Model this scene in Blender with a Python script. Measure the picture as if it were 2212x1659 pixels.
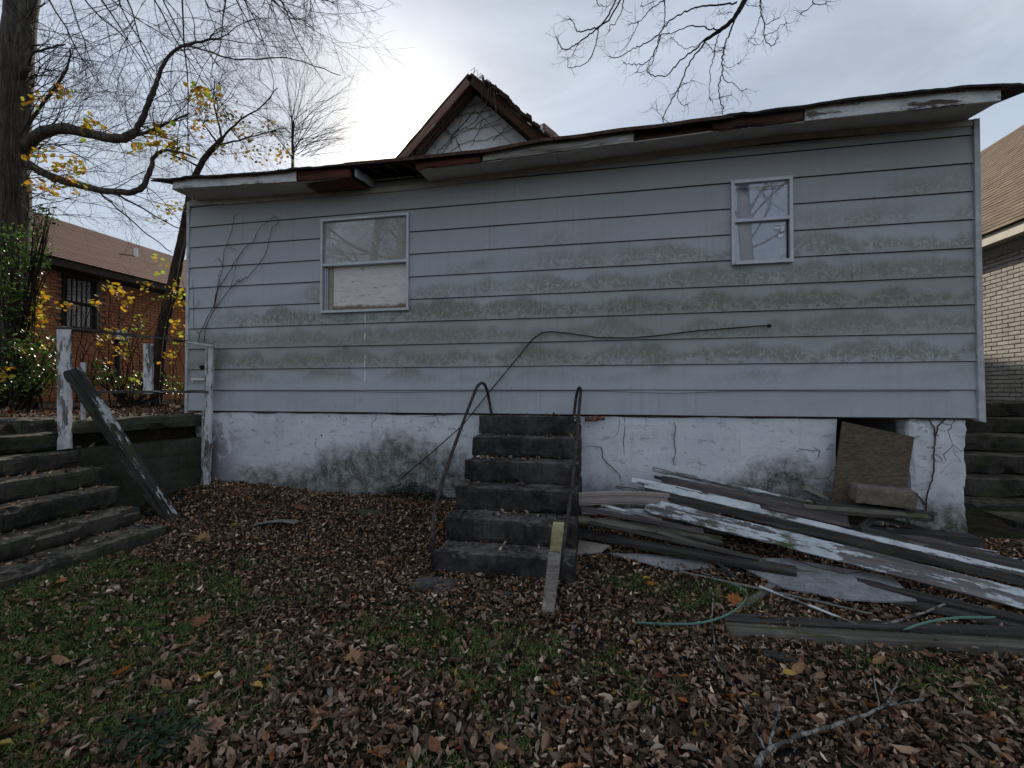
import bpy, bmesh, math, random
import numpy as np
from mathutils import Vector, Matrix, noise as mnoise

R = math.radians
for o in list(bpy.data.objects): bpy.data.objects.remove(o)
scene = bpy.context.scene
COL = scene.collection

# ------------------------------------------------------------------ camera
CAM = Vector((0.0, -5.205, 1.275)); YAW = R(11.017); PITCH = R(0.864)
cam_d = bpy.data.cameras.new('camera'); cam = bpy.data.objects.new('camera', cam_d); COL.objects.link(cam)
cam_d.sensor_width = 36.0; cam_d.lens = 36.0 * 1750 / 4000; cam_d.clip_start = 0.05; cam_d.clip_end = 2000
cam.location = CAM; cam.rotation_euler = (R(90) + PITCH, 0, YAW)
scene.camera = cam

# ------------------------------------------------------------------ sky, sun, exposure
SUN_AZ = 24.3      # degrees left of +y
SUN_EL = 28.2
world = bpy.data.worlds.new('World'); scene.world = world; world.use_nodes = True
wt = world.node_tree; wt.nodes.clear()
def wn(t, **p):
    n = wt.nodes.new(t)
    for k, v in p.items(): setattr(n, k, v)
    return n
sky = wn('ShaderNodeTexSky', sky_type='NISHITA', sun_disc=False, sun_elevation=R(SUN_EL), sun_rotation=R(-SUN_AZ),
         altitude=150, air_density=1.0, dust_density=0.8, ozone_density=1.2)
tc = wn('ShaderNodeTexCoord')
# thin high cloud sheet: pale grey veil, soft streaks, brighter where the sun stands behind it
mp = wn('ShaderNodeMapping'); mp.inputs['Scale'].default_value = (1.0, 1.6, 3.2); mp.inputs['Rotation'].default_value = (0.2, 0.1, 0.7)
wt.links.new(tc.outputs['Generated'], mp.inputs['Vector'])
nz = wn('ShaderNodeTexNoise'); nz.inputs['Scale'].default_value = 1.7; nz.inputs['Detail'].default_value = 7; nz.inputs['Roughness'].default_value = 0.52; nz.inputs['Distortion'].default_value = 0.35
wt.links.new(mp.outputs['Vector'], nz.inputs['Vector'])
cr = wn('ShaderNodeMapRange'); cr.inputs['From Min'].default_value = 0.33; cr.inputs['From Max'].default_value = 0.66
cr.inputs['To Min'].default_value = 0.62; cr.inputs['To Max'].default_value = 0.95
wt.links.new(nz.outputs['Fac'], cr.inputs['Value'])
dotn = wn('ShaderNodeVectorMath', operation='DOT_PRODUCT')
sd = Vector((-math.sin(R(SUN_AZ)) * math.cos(R(SUN_EL)), math.cos(R(SUN_AZ)) * math.cos(R(SUN_EL)), math.sin(R(SUN_EL))))
nrm = wn('ShaderNodeVectorMath', operation='NORMALIZE'); wt.links.new(tc.outputs['Generated'], nrm.inputs[0])
wt.links.new(nrm.outputs[0], dotn.inputs[0]); dotn.inputs[1].default_value = sd
def wmath(op, a, b):
    n = wn('ShaderNodeMath', operation=op)
    for i, v in enumerate((a, b)):
        if isinstance(v, (int, float)): n.inputs[i].default_value = v
        else: wt.links.new(v, n.inputs[i])
    return n.outputs[0]
mx0 = wmath('MAXIMUM', dotn.outputs['Value'], 0.0)
glow = wmath('ADD', wmath('MULTIPLY', wmath('POWER', mx0, 420.0), 2.6), wmath('MULTIPLY', wmath('POWER', mx0, 80.0), 0.66))
veil = wn('ShaderNodeMix', data_type='RGBA'); veil.inputs[6].default_value = (3.85, 4.3, 4.9, 1); veil.inputs[7].default_value = (4.8, 4.35, 3.55, 1)
wt.links.new(wmath('MINIMUM', glow, 1.0), veil.inputs[0])
vs = wn('ShaderNodeVectorMath', operation='SCALE'); wt.links.new(veil.outputs[2], vs.inputs[0]); nz2 = wn('ShaderNodeTexNoise'); nz2.inputs['Scale'].default_value = 2.6; nz2.inputs['Detail'].default_value = 8; nz2.inputs['Roughness'].default_value = 0.55; nz2.inputs['Distortion'].default_value = 0.6
wt.links.new(mp.outputs['Vector'], nz2.inputs['Vector'])
cl2 = wn('ShaderNodeMapRange'); cl2.inputs['From Min'].default_value = 0.3; cl2.inputs['From Max'].default_value = 0.7; cl2.inputs['To Min'].default_value = 0.80; cl2.inputs['To Max'].default_value = 1.12
wt.links.new(nz2.outputs['Fac'], cl2.inputs['Value'])
wt.links.new(wmath('ADD', glow, cl2.outputs[0]), vs.inputs['Scale'])
skm = wn('ShaderNodeMix', data_type='RGBA')
wt.links.new(cr.outputs[0], skm.inputs[0]); wt.links.new(sky.outputs[0], skm.inputs[6]); wt.links.new(vs.outputs[0], skm.inputs[7])
bg = wn('ShaderNodeBackground'); bg.inputs['Strength'].default_value = 0.10
wt.links.new(skm.outputs[2], bg.inputs['Color'])
wo = wn('ShaderNodeOutputWorld'); wt.links.new(bg.outputs[0], wo.inputs['Surface'])

sun_d = bpy.data.lights.new('sun', 'SUN'); sun = bpy.data.objects.new('sun', sun_d); COL.objects.link(sun)
sun_d.energy = 3.2; sun_d.angle = R(1.0); sun_d.color = (1.0, 0.92, 0.80)
sun.rotation_euler = (-sd).to_track_quat('-Z', 'Y').to_euler(); sun.location = sd * 60

scene.view_settings.view_transform = 'Standard'; scene.view_settings.look = 'None'
scene.view_settings.gamma = 1.0; scene.view_settings.use_curve_mapping = False
scene.view_settings.exposure = 0.62
scene.cycles.max_bounces = 8; scene.cycles.transparent_max_bounces = 12
scene.cycles.sample_clamp_indirect = 6.0

# ------------------------------------------------------------------ layout helpers: photo point -> place on a real plane
FP = 1750 * 2212 / 4000
_cp, _sp, _cy, _sy = math.cos(PITCH), math.sin(PITCH), math.cos(YAW), math.sin(YAW)
def ray(u, v):
    x = (u - 1106) / FP; z = -(v - 829.5) / FP
    y, z = _cp - _sp * z, _sp + _cp * z
    return Vector((_cy * x - _sy * y, _sy * x + _cy * y, z))
def atY(u, v, Y=0.0):
    r = ray(u, v); return CAM + r * ((Y - CAM.y) / r.y)
def atX(u, v, X):
    r = ray(u, v); return CAM + r * ((X - CAM.x) / r.x)
def atZ(u, v, Z):
    r = ray(u, v); return CAM + r * ((Z - CAM.z) / r.z)
def atD(u, v, d): return CAM + ray(u, v) * d
def interp(x, xs, ys): return float(np.interp(x, xs, ys))

def sstep(a, b, x):
    t = np.clip((x - a) / (b - a), 0, 1); return t * t * (3 - 2 * t)
def ground_np(x, y):
    """height of the soil: gentle fall from the house wall to the lawn, raised terrace beyond the block wall"""
    x = np.asarray(x, float); y = np.asarray(y, float)
    zw = np.interp(x, [-5.5, -4.1, -3.1, -2.2, 0.0, 2.4, 3.5, 4.5, 6.5], [0.05, -0.04, -0.085, -0.085, -0.10, -0.12, -0.19, -0.20, -0.15])
    k = sstep(0.0, 1.7, -y)
    low = zw * (1 - k) + (-0.31) * k - 0.03 * sstep(1.7, 5.0, -y)
    back = zw + 0.10 * np.clip(y, 0, 6)
    low = np.where(y > 0, back, low)
    low = low + 0.13 * sstep(3.0, 4.1, -x) * sstep(0.9, 1.5, -y) * (1 - sstep(2.6, 3.6, -y))
    low = low + 0.018 * np.sin(x * 2.1 + y * 1.3) * np.sin(y * 2.7 - x * 0.8) + 0.008 * np.sin(x * 6.3 + 1) * np.sin(y * 5.7)
    terr = 0.93 + 0.02 * np.sin(x * 1.7) * np.sin(y * 1.9)
    t1 = sstep(0.0, 0.10, -5.56 - x)                       # behind the block wall
    t2 = np.clip((-4.25 - x) / 1.55, 0, 1)                 # bank under the concrete stair
    zst = np.maximum(low - 0.1 * (t2 > 0), low * (1 - t2) + terr * t2 - 0.28 * np.sin(np.pi * np.clip(t2, 0, 1)) - 0.06 * (t2 > 0) * (t2 < 1))
    zb = low * (1 - t1) + terr * t1
    out = np.where(y > -1.46, zb, zst)
    far = sstep(9, 40, np.hypot(x, y + 2)); 
    return out * (1 - far) + 0.4 * far
def gz(x, y): return float(ground_np(x, y))
def atG(u, v, h=0.0):
    """point of the soil surface (raised by h) seen at a photo point"""
    r = ray(u, v); t = 2.0; p = CAM + r * t
    z = -0.3
    for _ in range(30):
        t = (z + h - CAM.z) / r.z; p = CAM + r * t; z2 = gz(p.x, p.y)
        z = 0.5 * z + 0.5 * z2
    return p

# ------------------------------------------------------------------ object helpers
def tag(o, label=None, cat=None, group=None, kind=None):
    if label: o['label'] = label
    if cat:
        o['category'] = cat
        if not kind: o['kind'] = 'thing'
    if group: o['group'] = group
    if kind: o['kind'] = kind
    return o
def thing(name, label, cat, loc, group=None):
    o = bpy.data.objects.new(name, None); COL.objects.link(o); o.location = loc; o.empty_display_size = 0.1
    return tag(o, label, cat, group)
def wloc(o):
    p = Vector((0, 0, 0))
    while o is not None: p += o.location; o = o.parent
    return p
def link(name, me, mat, parent=None, smooth=False):
    o = bpy.data.objects.new(name, me); COL.objects.link(o)
    if mat is not None and len(me.materials) == 0: me.materials.append(mat)
    if smooth: me.polygons.foreach_set('use_smooth', [True] * len(me.polygons))
    if parent is not None: o.parent = parent
    return o
class MB:
    """collects faces in world space, then becomes one mesh object"""
    def __init__(s): s.v = []; s.f = []
    def add(s, vs, fs):
        b = len(s.v); s.v += [tuple(p) for p in vs]; s.f += [tuple(i + b for i in f) for f in fs]; return s
    def box(s, lo, hi):
        x0, y0, z0 = lo; x1, y1, z1 = hi
        return s.add([(x0,y0,z0),(x1,y0,z0),(x1,y1,z0),(x0,y1,z0),(x0,y0,z1),(x1,y0,z1),(x1,y1,z1),(x0,y1,z1)],
                     [(0,3,2,1),(4,5,6,7),(0,1,5,4),(1,2,6,5),(2,3,7,6),(3,0,4,7)])
    def quadbox(s, a, b, c, d, n):
        """solid from quad a b c d thickened by vector n"""
        q = [Vector(p) for p in (a, b, c, d)]; n = Vector(n)
        return s.add(q + [p + n for p in q], [(0,1,2,3),(7,6,5,4),(1,0,4,5),(2,1,5,6),(3,2,6,7),(0,3,7,4)])
    def tube(s, pts, rad, n=6, cap=True):
        pts = [Vector(p) for p in pts]; m = len(pts)
        if not hasattr(rad, '__len__'): rad = [rad] * m
        b = len(s.v); up = None
        for i in range(m):
            t = (pts[min(i + 1, m - 1)] - pts[max(i - 1, 0)])
            if t.length < 1e-9: t = Vector((0, 0, 1))
            t.normalize()
            if up is None: up = t.orthogonal().normalized()
            else:
                up = up - t * up.dot(t)
                up = up.normalized() if up.length > 1e-6 else t.orthogonal().normalized()
            w = t.cross(up)
            for k in range(n):
                a = 2 * math.pi * k / n
                s.v.append(tuple(pts[i] + (up * math.cos(a) + w * math.sin(a)) * rad[i]))
        for i in range(m - 1):
            for k in range(n):
                k2 = (k + 1) % n
                s.f.append((b + i*n + k, b + i*n + k2, b + (i+1)*n + k2, b + (i+1)*n + k))
        if cap:
            s.f.append(tuple(b + k for k in range(n))[::-1]); s.f.append(tuple(b + (m-1)*n + k for k in range(n)))
        return s
    def mesh(s, name, off=Vector((0, 0, 0))):
        me = bpy.data.meshes.new(name); me.from_pydata([(p[0]-off[0], p[1]-off[1], p[2]-off[2]) for p in s.v], [], s.f); me.update(); return me
    def build(s, name, mat, parent=None, smooth=False):
        off = wloc(parent) if parent is not None else Vector((0, 0, 0))
        return link(name, s.mesh(name, off), mat, parent, smooth)
def flip_normals(o):
    bm = bmesh.new(); bm.from_mesh(o.data); bmesh.ops.recalc_face_normals(bm, faces=bm.faces); bm.to_mesh(o.data); bm.free(); return o

def rough_box(lo, hi, step=0.08, edge=0.012, amp=0.006, freq=6.0, seed=0, maxn=26):
    """box with worn edges and an uneven skin: (verts, faces)"""
    lo = Vector(lo); hi = Vector(hi); d = hi - lo
    n = [max(1, min(maxn, int(round(d[i] / step)))) for i in range(3)]
    idx = {}; vs = []; fs = []
    so = Vector((seed * 3.7, seed * 1.9, seed * 5.3))
    def vert(i, j, k):
        key = (i, j, k)
        if key in idx: return idx[key]
        p = Vector((lo.x + d.x * i / n[0], lo.y + d.y * j / n[1], lo.z + d.z * k / n[2]))
        ext = [(-1 if c == 0 else (1 if c == n[a] else 0)) for a, c in enumerate(key)]
        cnt = sum(1 for e in ext if e)
        q = p + so
        if cnt >= 2:
            e = edge * (0.5 + 1.4 * abs(mnoise.noise(q * freq * 2.0)))
            if mnoise.noise(q * freq * 0.9 + Vector((7, 3, 1))) > 0.33: e *= 2.4
            p = p - Vector([ext[a] * min(e, 0.45 * d[a]) for a in range(3)])
        nv = Vector((mnoise.noise(q * freq), mnoise.noise(q * freq + Vector((31, 0, 0))), mnoise.noise(q * freq + Vector((0, 57, 0)))))
        p = p + nv * amp
        idx[key] = len(vs); vs.append(tuple(p)); return idx[key]
    for a in range(3):
        b, c = (a + 1) % 3, (a + 2) % 3
        for side in (0, n[a]):
            for i in range(n[b]):
                for j in range(n[c]):
                    q = []
                    for (di, dj) in ((0,0),(1,0),(1,1),(0,1)):
                        key = [0, 0, 0]; key[a] = side; key[b] = i + di; key[c] = j + dj; q.append(vert(*key))
                    fs.append(tuple(q if side else q[::-1]))
    return vs, fs

def frame_from(p0, p1, up):
    x = (Vector(p1) - Vector(p0)); L = x.length; x.normalize()
    z = Vector(up); z = z - x * z.dot(x)
    if z.length < 1e-5: z = x.orthogonal()
    z.normalize(); y = z.cross(x)
    m = Matrix((x, y, z)).transposed().to_4x4(); m.translation = Vector(p0)
    return m, L
def plank(name, p0, p1, w, t, mat, up=(0, 0, 1), seed=0, label=None, cat=None, group=None, parent=None, warp=0.0, step=0.10, edge=0.004, amp=0.002, ragged=0.0):
    """a board from p0 to p1 (centre of its underside), own axes so the grain runs along it"""
    m, L = frame_from(p0, p1, up)
    n = max(2, min(40, int(L / step)))
    vs, fs = rough_box((0, -w/2, 0), (L, w/2, t), step=max(step, 0.03), edge=edge, amp=amp, freq=9, seed=seed, maxn=34)
    out = []
    for (x, y, z) in vs:
        k = x / L
        z += warp * math.sin(math.pi * k) + 0.35 * warp * math.sin(5 * k + seed)
        if ragged and (x < 1e-2 or x > L - 1e-2): x += ragged * mnoise.noise(Vector((y * 40, z * 40, seed)))
        out.append((x, y, z))
    me = bpy.data.meshes.new(name); me.from_pydata(out, [], fs); me.update()
    o = link(name, me, mat, parent); 
    if parent is not None:
        off = wloc(parent); m = Matrix.Translation(-off) @ m
    o.matrix_local = m
    if label: tag(o, label, cat, group)
    return o

# ------------------------------------------------------------------ material helpers
class G:
    def __init__(s, name):
        s.mat = bpy.data.materials.new(name); s.mat.use_nodes = True; s.t = s.mat.node_tree
        s.b = s.t.nodes['Principled BSDF']; s.o = s.t.nodes['Material Output']
    def put(s, sock, v):
        if v is None: return
        if isinstance(v, bpy.types.NodeSocket): s.t.links.new(v, sock)
        elif isinstance(v, (tuple, list)) and sock.type == 'RGBA' and len(v) == 3: sock.default_value = (*v, 1)
        else: sock.default_value = v
    def n(s, typ, ins=None, **p):
        n = s.t.nodes.new(typ)
        for k, v in p.items(): setattr(n, k, v)
        for k, v in (ins or {}).items(): s.put(n.inputs[k], v)
        return n
    def pos(s): return s.n('ShaderNodeNewGeometry').outputs['Position']
    def obj(s): return s.n('ShaderNodeTexCoord').outputs['Object']
    def rnd(s): return s.n('ShaderNodeObjectInfo').outputs['Random']
    def map(s, v, scale=(1,1,1), loc=(0,0,0), rot=(0,0,0)):
        return s.n('ShaderNodeMapping', {'Vector': v, 'Scale': scale, 'Location': loc, 'Rotation': rot}).outputs[0]
    def noise(s, v, scale, detail=5, rough=0.6, dist=0.0):
        return s.n('ShaderNodeTexNoise', {'Vector': v, 'Scale': scale, 'Detail': detail, 'Roughness': rough, 'Distortion': dist}).outputs['Fac']
    def noisec(s, v, scale, detail=3):
        return s.n('ShaderNodeTexNoise', {'Vector': v, 'Scale': scale, 'Detail': detail}).outputs['Color']
    def vor(s, v, scale, feature='F1', out='Distance', rand=1.0):
        return s.n('ShaderNodeTexVoronoi', {'Vector': v, 'Scale': scale, 'Randomness': rand}, feature=feature).outputs[out]
    def m(s, op, a, b=None, c=None):
        n = s.n('ShaderNodeMath', operation=op)
        for i, v in enumerate((a, b, c)): s.put(n.inputs[i], v) if v is not None else None
        return n.outputs[0]
    def mul(s, a, b): return s.m('MULTIPLY', a, b)
    def addm(s, a, b): return s.m('ADD', a, b)
    def mr(s, v, a, b, c=0.0, d=1.0, smooth=True):
        n = s.n('ShaderNodeMapRange', {'Value': v, 'From Min': a, 'From Max': b, 'To Min': c, 'To Max': d}, interpolation_type='SMOOTHSTEP' if smooth else 'LINEAR')
        return n.outputs[0]
    def mix(s, f, a, b, mode='MIX'):
        n = s.n('ShaderNodeMix', data_type='RGBA', blend_type=mode); s.put(n.inputs[0], f); s.put(n.inputs[6], a); s.put(n.inputs[7], b); return n.outputs[2]
    def ramp(s, f, stops):
        n = s.n('ShaderNodeValToRGB', {'Fac': f}); e = n.color_ramp.elements
        while len(e) < len(stops): e.new(0.5)
        for i, (p, c) in enumerate(stops): e[i].position = p; e[i].color = (*c, 1) if len(c) == 3 else c
        return n.outputs[0]
    def sep(s, v): return s.n('ShaderNodeSeparateXYZ', {0: v}).outputs
    def comb(s, x, y, z): return s.n('ShaderNodeCombineXYZ', {0: x, 1: y, 2: z}).outputs[0]
    def vadd(s, a, b):
        n = s.n('ShaderNodeVectorMath', operation='ADD'); s.put(n.inputs[0], a); s.put(n.inputs[1], b); return n.outputs[0]
    def vscale(s, a, k):
        n = s.n('ShaderNodeVectorMath', operation='SCALE'); s.put(n.inputs[0], a); s.put(n.inputs['Scale'], k); return n.outputs[0]
    def warp(s, v, scale, amt):
        return s.vadd(v, s.vscale(s.vadd(s.noisec(v, scale), (-0.5, -0.5, -0.5)), amt))
    def attr(s, name): return s.n('ShaderNodeAttribute', attribute_name=name).outputs['Color']
    def done(s, col, rough=0.8, h=None, hs=0.4, hd=0.01, spec=0.3, metal=0.0):
        s.put(s.b.inputs['Base Color'], col); s.put(s.b.inputs['Roughness'], rough); s.put(s.b.inputs['Specular IOR Level'], spec); s.put(s.b.inputs['Metallic'], metal)
        if h is not None:
            bn = s.n('ShaderNodeBump', {'Height': h, 'Strength': hs, 'Distance': hd}); s.put(s.b.inputs['Normal'], bn.outputs[0])
        return s.mat
# ------------------------------------------------------------------ materials
def make_siding():
    g = G('painted_hardboard'); p = g.pos(); x, y, z = g.sep(p)
    c = g.m('DIVIDE', g.m('SUBTRACT', z, 1.0), 0.28); k = g.m('FLOOR', c); t = g.m('SUBTRACT', c, k)
    pk = g.vadd(p, g.comb(g.mul(k, 7.3), 0.0, g.mul(k, 3.1)))
    zc = g.addm(g.mul(x, 0.065), 2.04)
    hw = g.mr(x, -5.5, 3.6, 0.50, 0.80, False)
    big = g.noise(g.map(pk, (0.8, 1, 0.5)), 1.0, 3, 0.5)
    dist = g.m('DIVIDE', g.m('ABSOLUTE', g.m('SUBTRACT', z, zc)), hw)
    M = g.mr(g.m('SUBTRACT', g.mul(big, 3.0), dist), -0.1, 0.85)
    kr = g.n('ShaderNodeTexWhiteNoise', {'W': g.addm(g.mul(k, 1.37), 5.0)}, noise_dimensions='1D').outputs['Value']
    M = g.mul(g.mul(M, g.mr(z, 1.30, 1.55, 0.12, 1.0)), g.mr(kr, 0.0, 1.0, 0.7, 1.0))
    wash = g.mul(g.mr(g.m('SUBTRACT', g.mul(g.noise(g.map(p, (0.7, 1, 0.9)), 1.4, 4, 0.6), 2.6), dist), 0.25, 1.3), g.mr(z, 1.2, 1.6, 0.0, 0.55))
    edge = g.noise(g.map(pk, (1.7, 1, 0.25)), 1.0, 3, 0.5)
    fedge = g.noise(g.map(pk, (30, 1, 9)), 1.0, 4, 0.7)
    T = g.addm(g.mr(edge, 0.28, 0.72, 0.30, 1.25, False), g.mul(g.m('SUBTRACT', fedge, 0.5), 0.42))
    band = g.mr(g.m('SUBTRACT', T, t), -0.08, 0.28)
    streak = g.noise(g.map(pk, (55, 1, 6)), 1.0, 4, 0.7)
    spot = g.noise(g.map(pk, (26, 1, 26)), 1.0, 5, 0.72)
    A = g.mul(g.mul(M, band), g.addm(g.mr(streak, 0.25, 0.75, 0.60, 1.0), g.mr(spot, 0.35, 0.75, -0.22, 0.22)))
    w = g.warp(pk, 9.0, 0.10)
    tr = g.m('ABSOLUTE', g.m('SUBTRACT', g.noise(g.map(w, (11, 1, 11)), 1.0, 2, 0.5), 0.5))
    eat = g.mul(g.mr(tr, 0.0, 0.045, 1.0, 0.0), g.mr(t, 0.30, 0.85, 1.0, 0.0))
    eat2 = g.mr(g.addm(g.noise(g.map(pk, (7, 1, 9)), 1.0, 4, 0.7), g.mul(t, -0.55)), 0.36, 0.48, 0.0, 0.85)
    A = g.mul(A, g.m('SUBTRACT', 1.0, g.m('MAXIMUM', g.mul(eat, 1.0), g.mul(eat2, 0.8))))
    fade = g.noise(g.map(p, (0.9, 1, 1.4)), 1.3, 4, 0.6)
    base = g.ramp(fade, [(0.25, (0.39, 0.415, 0.45)), (0.5, (0.45, 0.475, 0.51)), (0.8, (0.52, 0.54, 0.57))])
    kb = g.n('ShaderNodeTexWhiteNoise', {'W': g.addm(g.mul(k, 3.7), 0.0)}, noise_dimensions='1D').outputs['Value']
    base = g.mix(g.mul(kb, 0.14), base, (0.33, 0.35, 0.375))
    drip = g.mr(g.addm(g.mul(g.noise(g.map(p, (18, 1, 0.8)), 1.0, 4, 0.65), 0.6), g.mul(g.noise(p, 1.1, 3), 0.4)), 0.48, 0.70, 0.0, 0.42)
    base = g.mix(drip, base, (0.27, 0.28, 0.285))
    top = g.mr(z, 2.3, 3.95, 0.0, 0.62)      # greyer and darker towards the top of the wall
    base = g.mix(g.mul(top, g.mr(fade, 0.2, 0.8, 0.6, 1.0)), base, (0.29, 0.285, 0.275))
    base = g.mix(wash, base, (0.25, 0.272, 0.225))
    col = g.mix(A, base, g.ramp(spot, [(0.3, (0.115, 0.128, 0.082)), (0.7, (0.185, 0.20, 0.145))]))
    nx = g.m('ABSOLUTE', g.m('SUBTRACT', g.m('FRACT', g.m('DIVIDE', x, 0.406)), 0.5)); nt = g.m('ABSOLUTE', g.m('SUBTRACT', t, 0.085))
    nail = g.mul(g.mr(nx, 0.006, 0.013, 1.0, 0.0), g.mr(nt, 0.008, 0.018, 1.0, 0.0)); col = g.mix(g.mul(nail, 0.8), col, (0.06, 0.05, 0.045))
    pd = g.mul(g.mr(g.m('ABSOLUTE', g.addm(x, g.addm(2.87, g.mul(g.noise(g.map(p, (0, 0, 3)), 1.0, 2), 0.05)))), 0.004, 0.010, 1.0, 0.0), g.mul(g.mr(z, 1.30, 1.42), g.mr(z, 2.26, 2.24, 0.0, 1.0)))
    col = g.mix(g.mul(pd, g.mr(g.noise(p, 4, 3), 0.42, 0.5)), col, (0.75, 0.75, 0.74))
    tar = g.mul(g.mr(g.noise(g.map(g.warp(p, 14, 0.04), (30, 1, 9)), 1.0, 3, 0.6), 0.70, 0.72), g.mul(g.mr(g.m('ABSOLUTE', g.addm(x, 3.4)), 0.2, 0.8, 1.0, 0.0), g.mr(z, 2.3, 2.0)))
    col = g.mix(tar, col, (0.02, 0.02, 0.022))
    sp = g.mr(g.vor(g.map(p, (9, 1, 9)), 1.0), 0.0, 0.045, 0.75, 0.0)
    col = g.mix(g.mul(sp, g.mr(g.noise(p, 1.4, 2), 0.5, 0.65)), col, (0.03, 0.03, 0.03))
    h = g.addm(g.mul(g.noise(g.map(p, (8, 1, 110)), 1.0, 3), 0.3), g.mul(spot, 0.5))
    return g.done(col, 0.62, h, 0.22, 0.003, 0.3)

def make_stucco():
    g = G('painted_stucco'); p = g.pos(); x, y, z = g.sep(p)
    n1 = g.noise(p, 1.1, 5, 0.6); n2 = g.noise(p, 7, 6, 0.7); n3 = g.noise(p, 38, 4, 0.7)
    base = g.ramp(n1, [(0.3, (0.62, 0.65, 0.70)), (0.55, (0.72, 0.745, 0.78)), (0.75, (0.79, 0.80, 0.82))])
    base = g.mix(g.mr(n2, 0.45, 0.75, 0.0, 0.45), base, (0.47, 0.48, 0.49))
    # damp grime with a ragged upper edge, worst near the low middle
    rise = g.addm(g.mul(n1, 0.9), g.mul(n2, 0.5))
    lowx = g.m('ABSOLUTE', g.addm(x, 2.45)); up = g.mr(lowx, 0.0, 2.0, 0.50, 0.04)
    up2 = g.mr(g.m('ABSOLUTE', g.m('SUBTRACT', x, 1.95)), 0.0, 0.7, 0.30, 0.0)
    lev = g.addm(g.addm(up, up2), g.mul(g.m('SUBTRACT', rise, 0.7), 0.75))
    D = g.mr(g.m('SUBTRACT', g.addm(lev, 0.12), z), -0.22, 0.20)
    D = g.mul(D, g.mr(n2, 0.22, 0.62, 0.5, 1.0))
    grime = g.mix(g.mr(n3, 0.4, 0.62), (0.028, 0.03, 0.024), (0.15, 0.15, 0.125))
    col = g.mix(g.mul(D, 0.93), base, grime)
    # bare grey patches at the damp left corner
    L = g.mul(g.mr(x, -5.15, -4.55, 1.0, 0.0), g.mr(g.addm(n2, g.mul(g.m('SUBTRACT', 0.75, z), 0.35)), 0.45, 0.6))
    col = g.mix(L, col, g.mix(n3, (0.22, 0.19, 0.22), (0.33, 0.30, 0.33)))
    moss = g.mul(g.mr(z, -0.25, 0.12, 1.0, 0.0), g.mr(n2, 0.42, 0.6))
    col = g.mix(g.mul(moss, 0.8), col, (0.055, 0.075, 0.02))
    # hairline cracks
    w = g.warp(p, 2.2, 0.35)
    ck = g.vor(g.map(w, (0.9, 1, 0.75)), 1.0, 'DISTANCE_TO_EDGE')
    crack = g.mul(g.mr(ck, 0.0, 0.0045, 1.0, 0.0), g.mr(g.noise(p, 1.3, 2), 0.5, 0.6))
    col = g.mix(g.mul(crack, 0.7), col, (0.12, 0.115, 0.11))
    flake = g.mr(g.noise(g.map(g.warp(p, 5, 0.08), (4, 1, 9)), 1.3, 7, 0.78), 0.585, 0.60, 0.0, 0.65)
    col = g.mix(flake, col, (0.40, 0.395, 0.39))
    jz = g.m('ABSOLUTE', g.m('SUBTRACT', g.m('FRACT', g.m('DIVIDE', g.addm(z, g.mul(n2, 0.02)), 0.203)), 0.5)); joint = g.mul(g.mr(jz, 0.0, 0.03, 1.0, 0.0), g.mr(g.noise(p, 1.7, 3), 0.48, 0.62))
    col = g.mix(g.mul(joint, 0.22), col, (0.3, 0.3, 0.3))
    rs = g.mul(g.mr(g.noise(g.map(p, (9, 1, 0.9)), 1.0, 5, 0.7), 0.55, 0.72, 0.0, 0.5), g.mr(z, 0.35, 1.0, 0.25, 1.0))
    col = g.mix(rs, col, (0.40, 0.405, 0.36))
    tar = g.mul(g.mr(g.noise(g.map(g.warp(p, 14, 0.05), (26, 1, 11)), 1.0, 3, 0.6), 0.66, 0.68), g.mul(g.mr(g.m('ABSOLUTE', g.addm(x, 3.55)), 0.2, 0.75, 1.0, 0.0), g.mr(z, 0.15, 0.3)))
    col = g.mix(tar, col, (0.015, 0.016, 0.018))
    h = g.addm(g.addm(g.mul(n2, 0.8), g.mul(g.noise(g.map(p, (3, 1, 8)), 2.0, 5), 0.7)), g.addm(g.mul(n3, 0.25), g.addm(g.mul(crack, -1.2), g.mul(flake, -0.5))))
    return g.done(col, 0.88, h, 0.8, 0.012, 0.2)

def make_concrete(name, light, dark, blotch=0.5, scale=1.0, moss=0.0, streak=True, hd=0.008, worn=None):  # worn: tread tone carrying both overhead light and foot wear
    g = G(name); p = g.pos()
    n1 = g.noise(p, 2.6 * scale, 6, 0.65); n2 = g.noise(p, 17 * scale, 5, 0.7); n3 = g.noise(p, 90, 3, 0.6)
    col = g.mix(g.mr(g.addm(g.mul(n1, 0.6), g.mul(n2, 0.4)), 0.36, 0.66), dark, light)
    if streak:
        st = g.noise(g.map(p, (24, 24, 3)), 1.0, 4, 0.7); col = g.mix(g.mr(st, 0.52, 0.72, 0.0, blotch), col, tuple(c * 0.4 for c in dark))
    fl = g.mr(g.vor(p, 55), 0.0, 0.16, 1.0, 0.0); col = g.mix(g.mul(fl, g.mr(n2, 0.5, 0.62)), col, tuple(min(1, c * 2.6) for c in light))
    if moss: col = g.mix(g.mul(g.mr(g.noise(p, 3.3, 5, 0.7), 0.5, 0.64), moss), col, (0.05, 0.065, 0.018))
    if worn:      # treads painted paler for light from above and foot wear; black crust on risers
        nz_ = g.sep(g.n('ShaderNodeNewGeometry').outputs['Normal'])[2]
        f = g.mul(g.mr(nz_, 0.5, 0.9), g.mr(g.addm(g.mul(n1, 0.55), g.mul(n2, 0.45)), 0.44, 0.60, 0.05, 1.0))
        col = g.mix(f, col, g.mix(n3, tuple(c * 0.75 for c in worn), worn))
    h = g.addm(g.mul(n2, 0.8), g.mul(n3, 0.4))
    return g.done(col, 0.93, h, 0.75, hd, 0.15)

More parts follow.
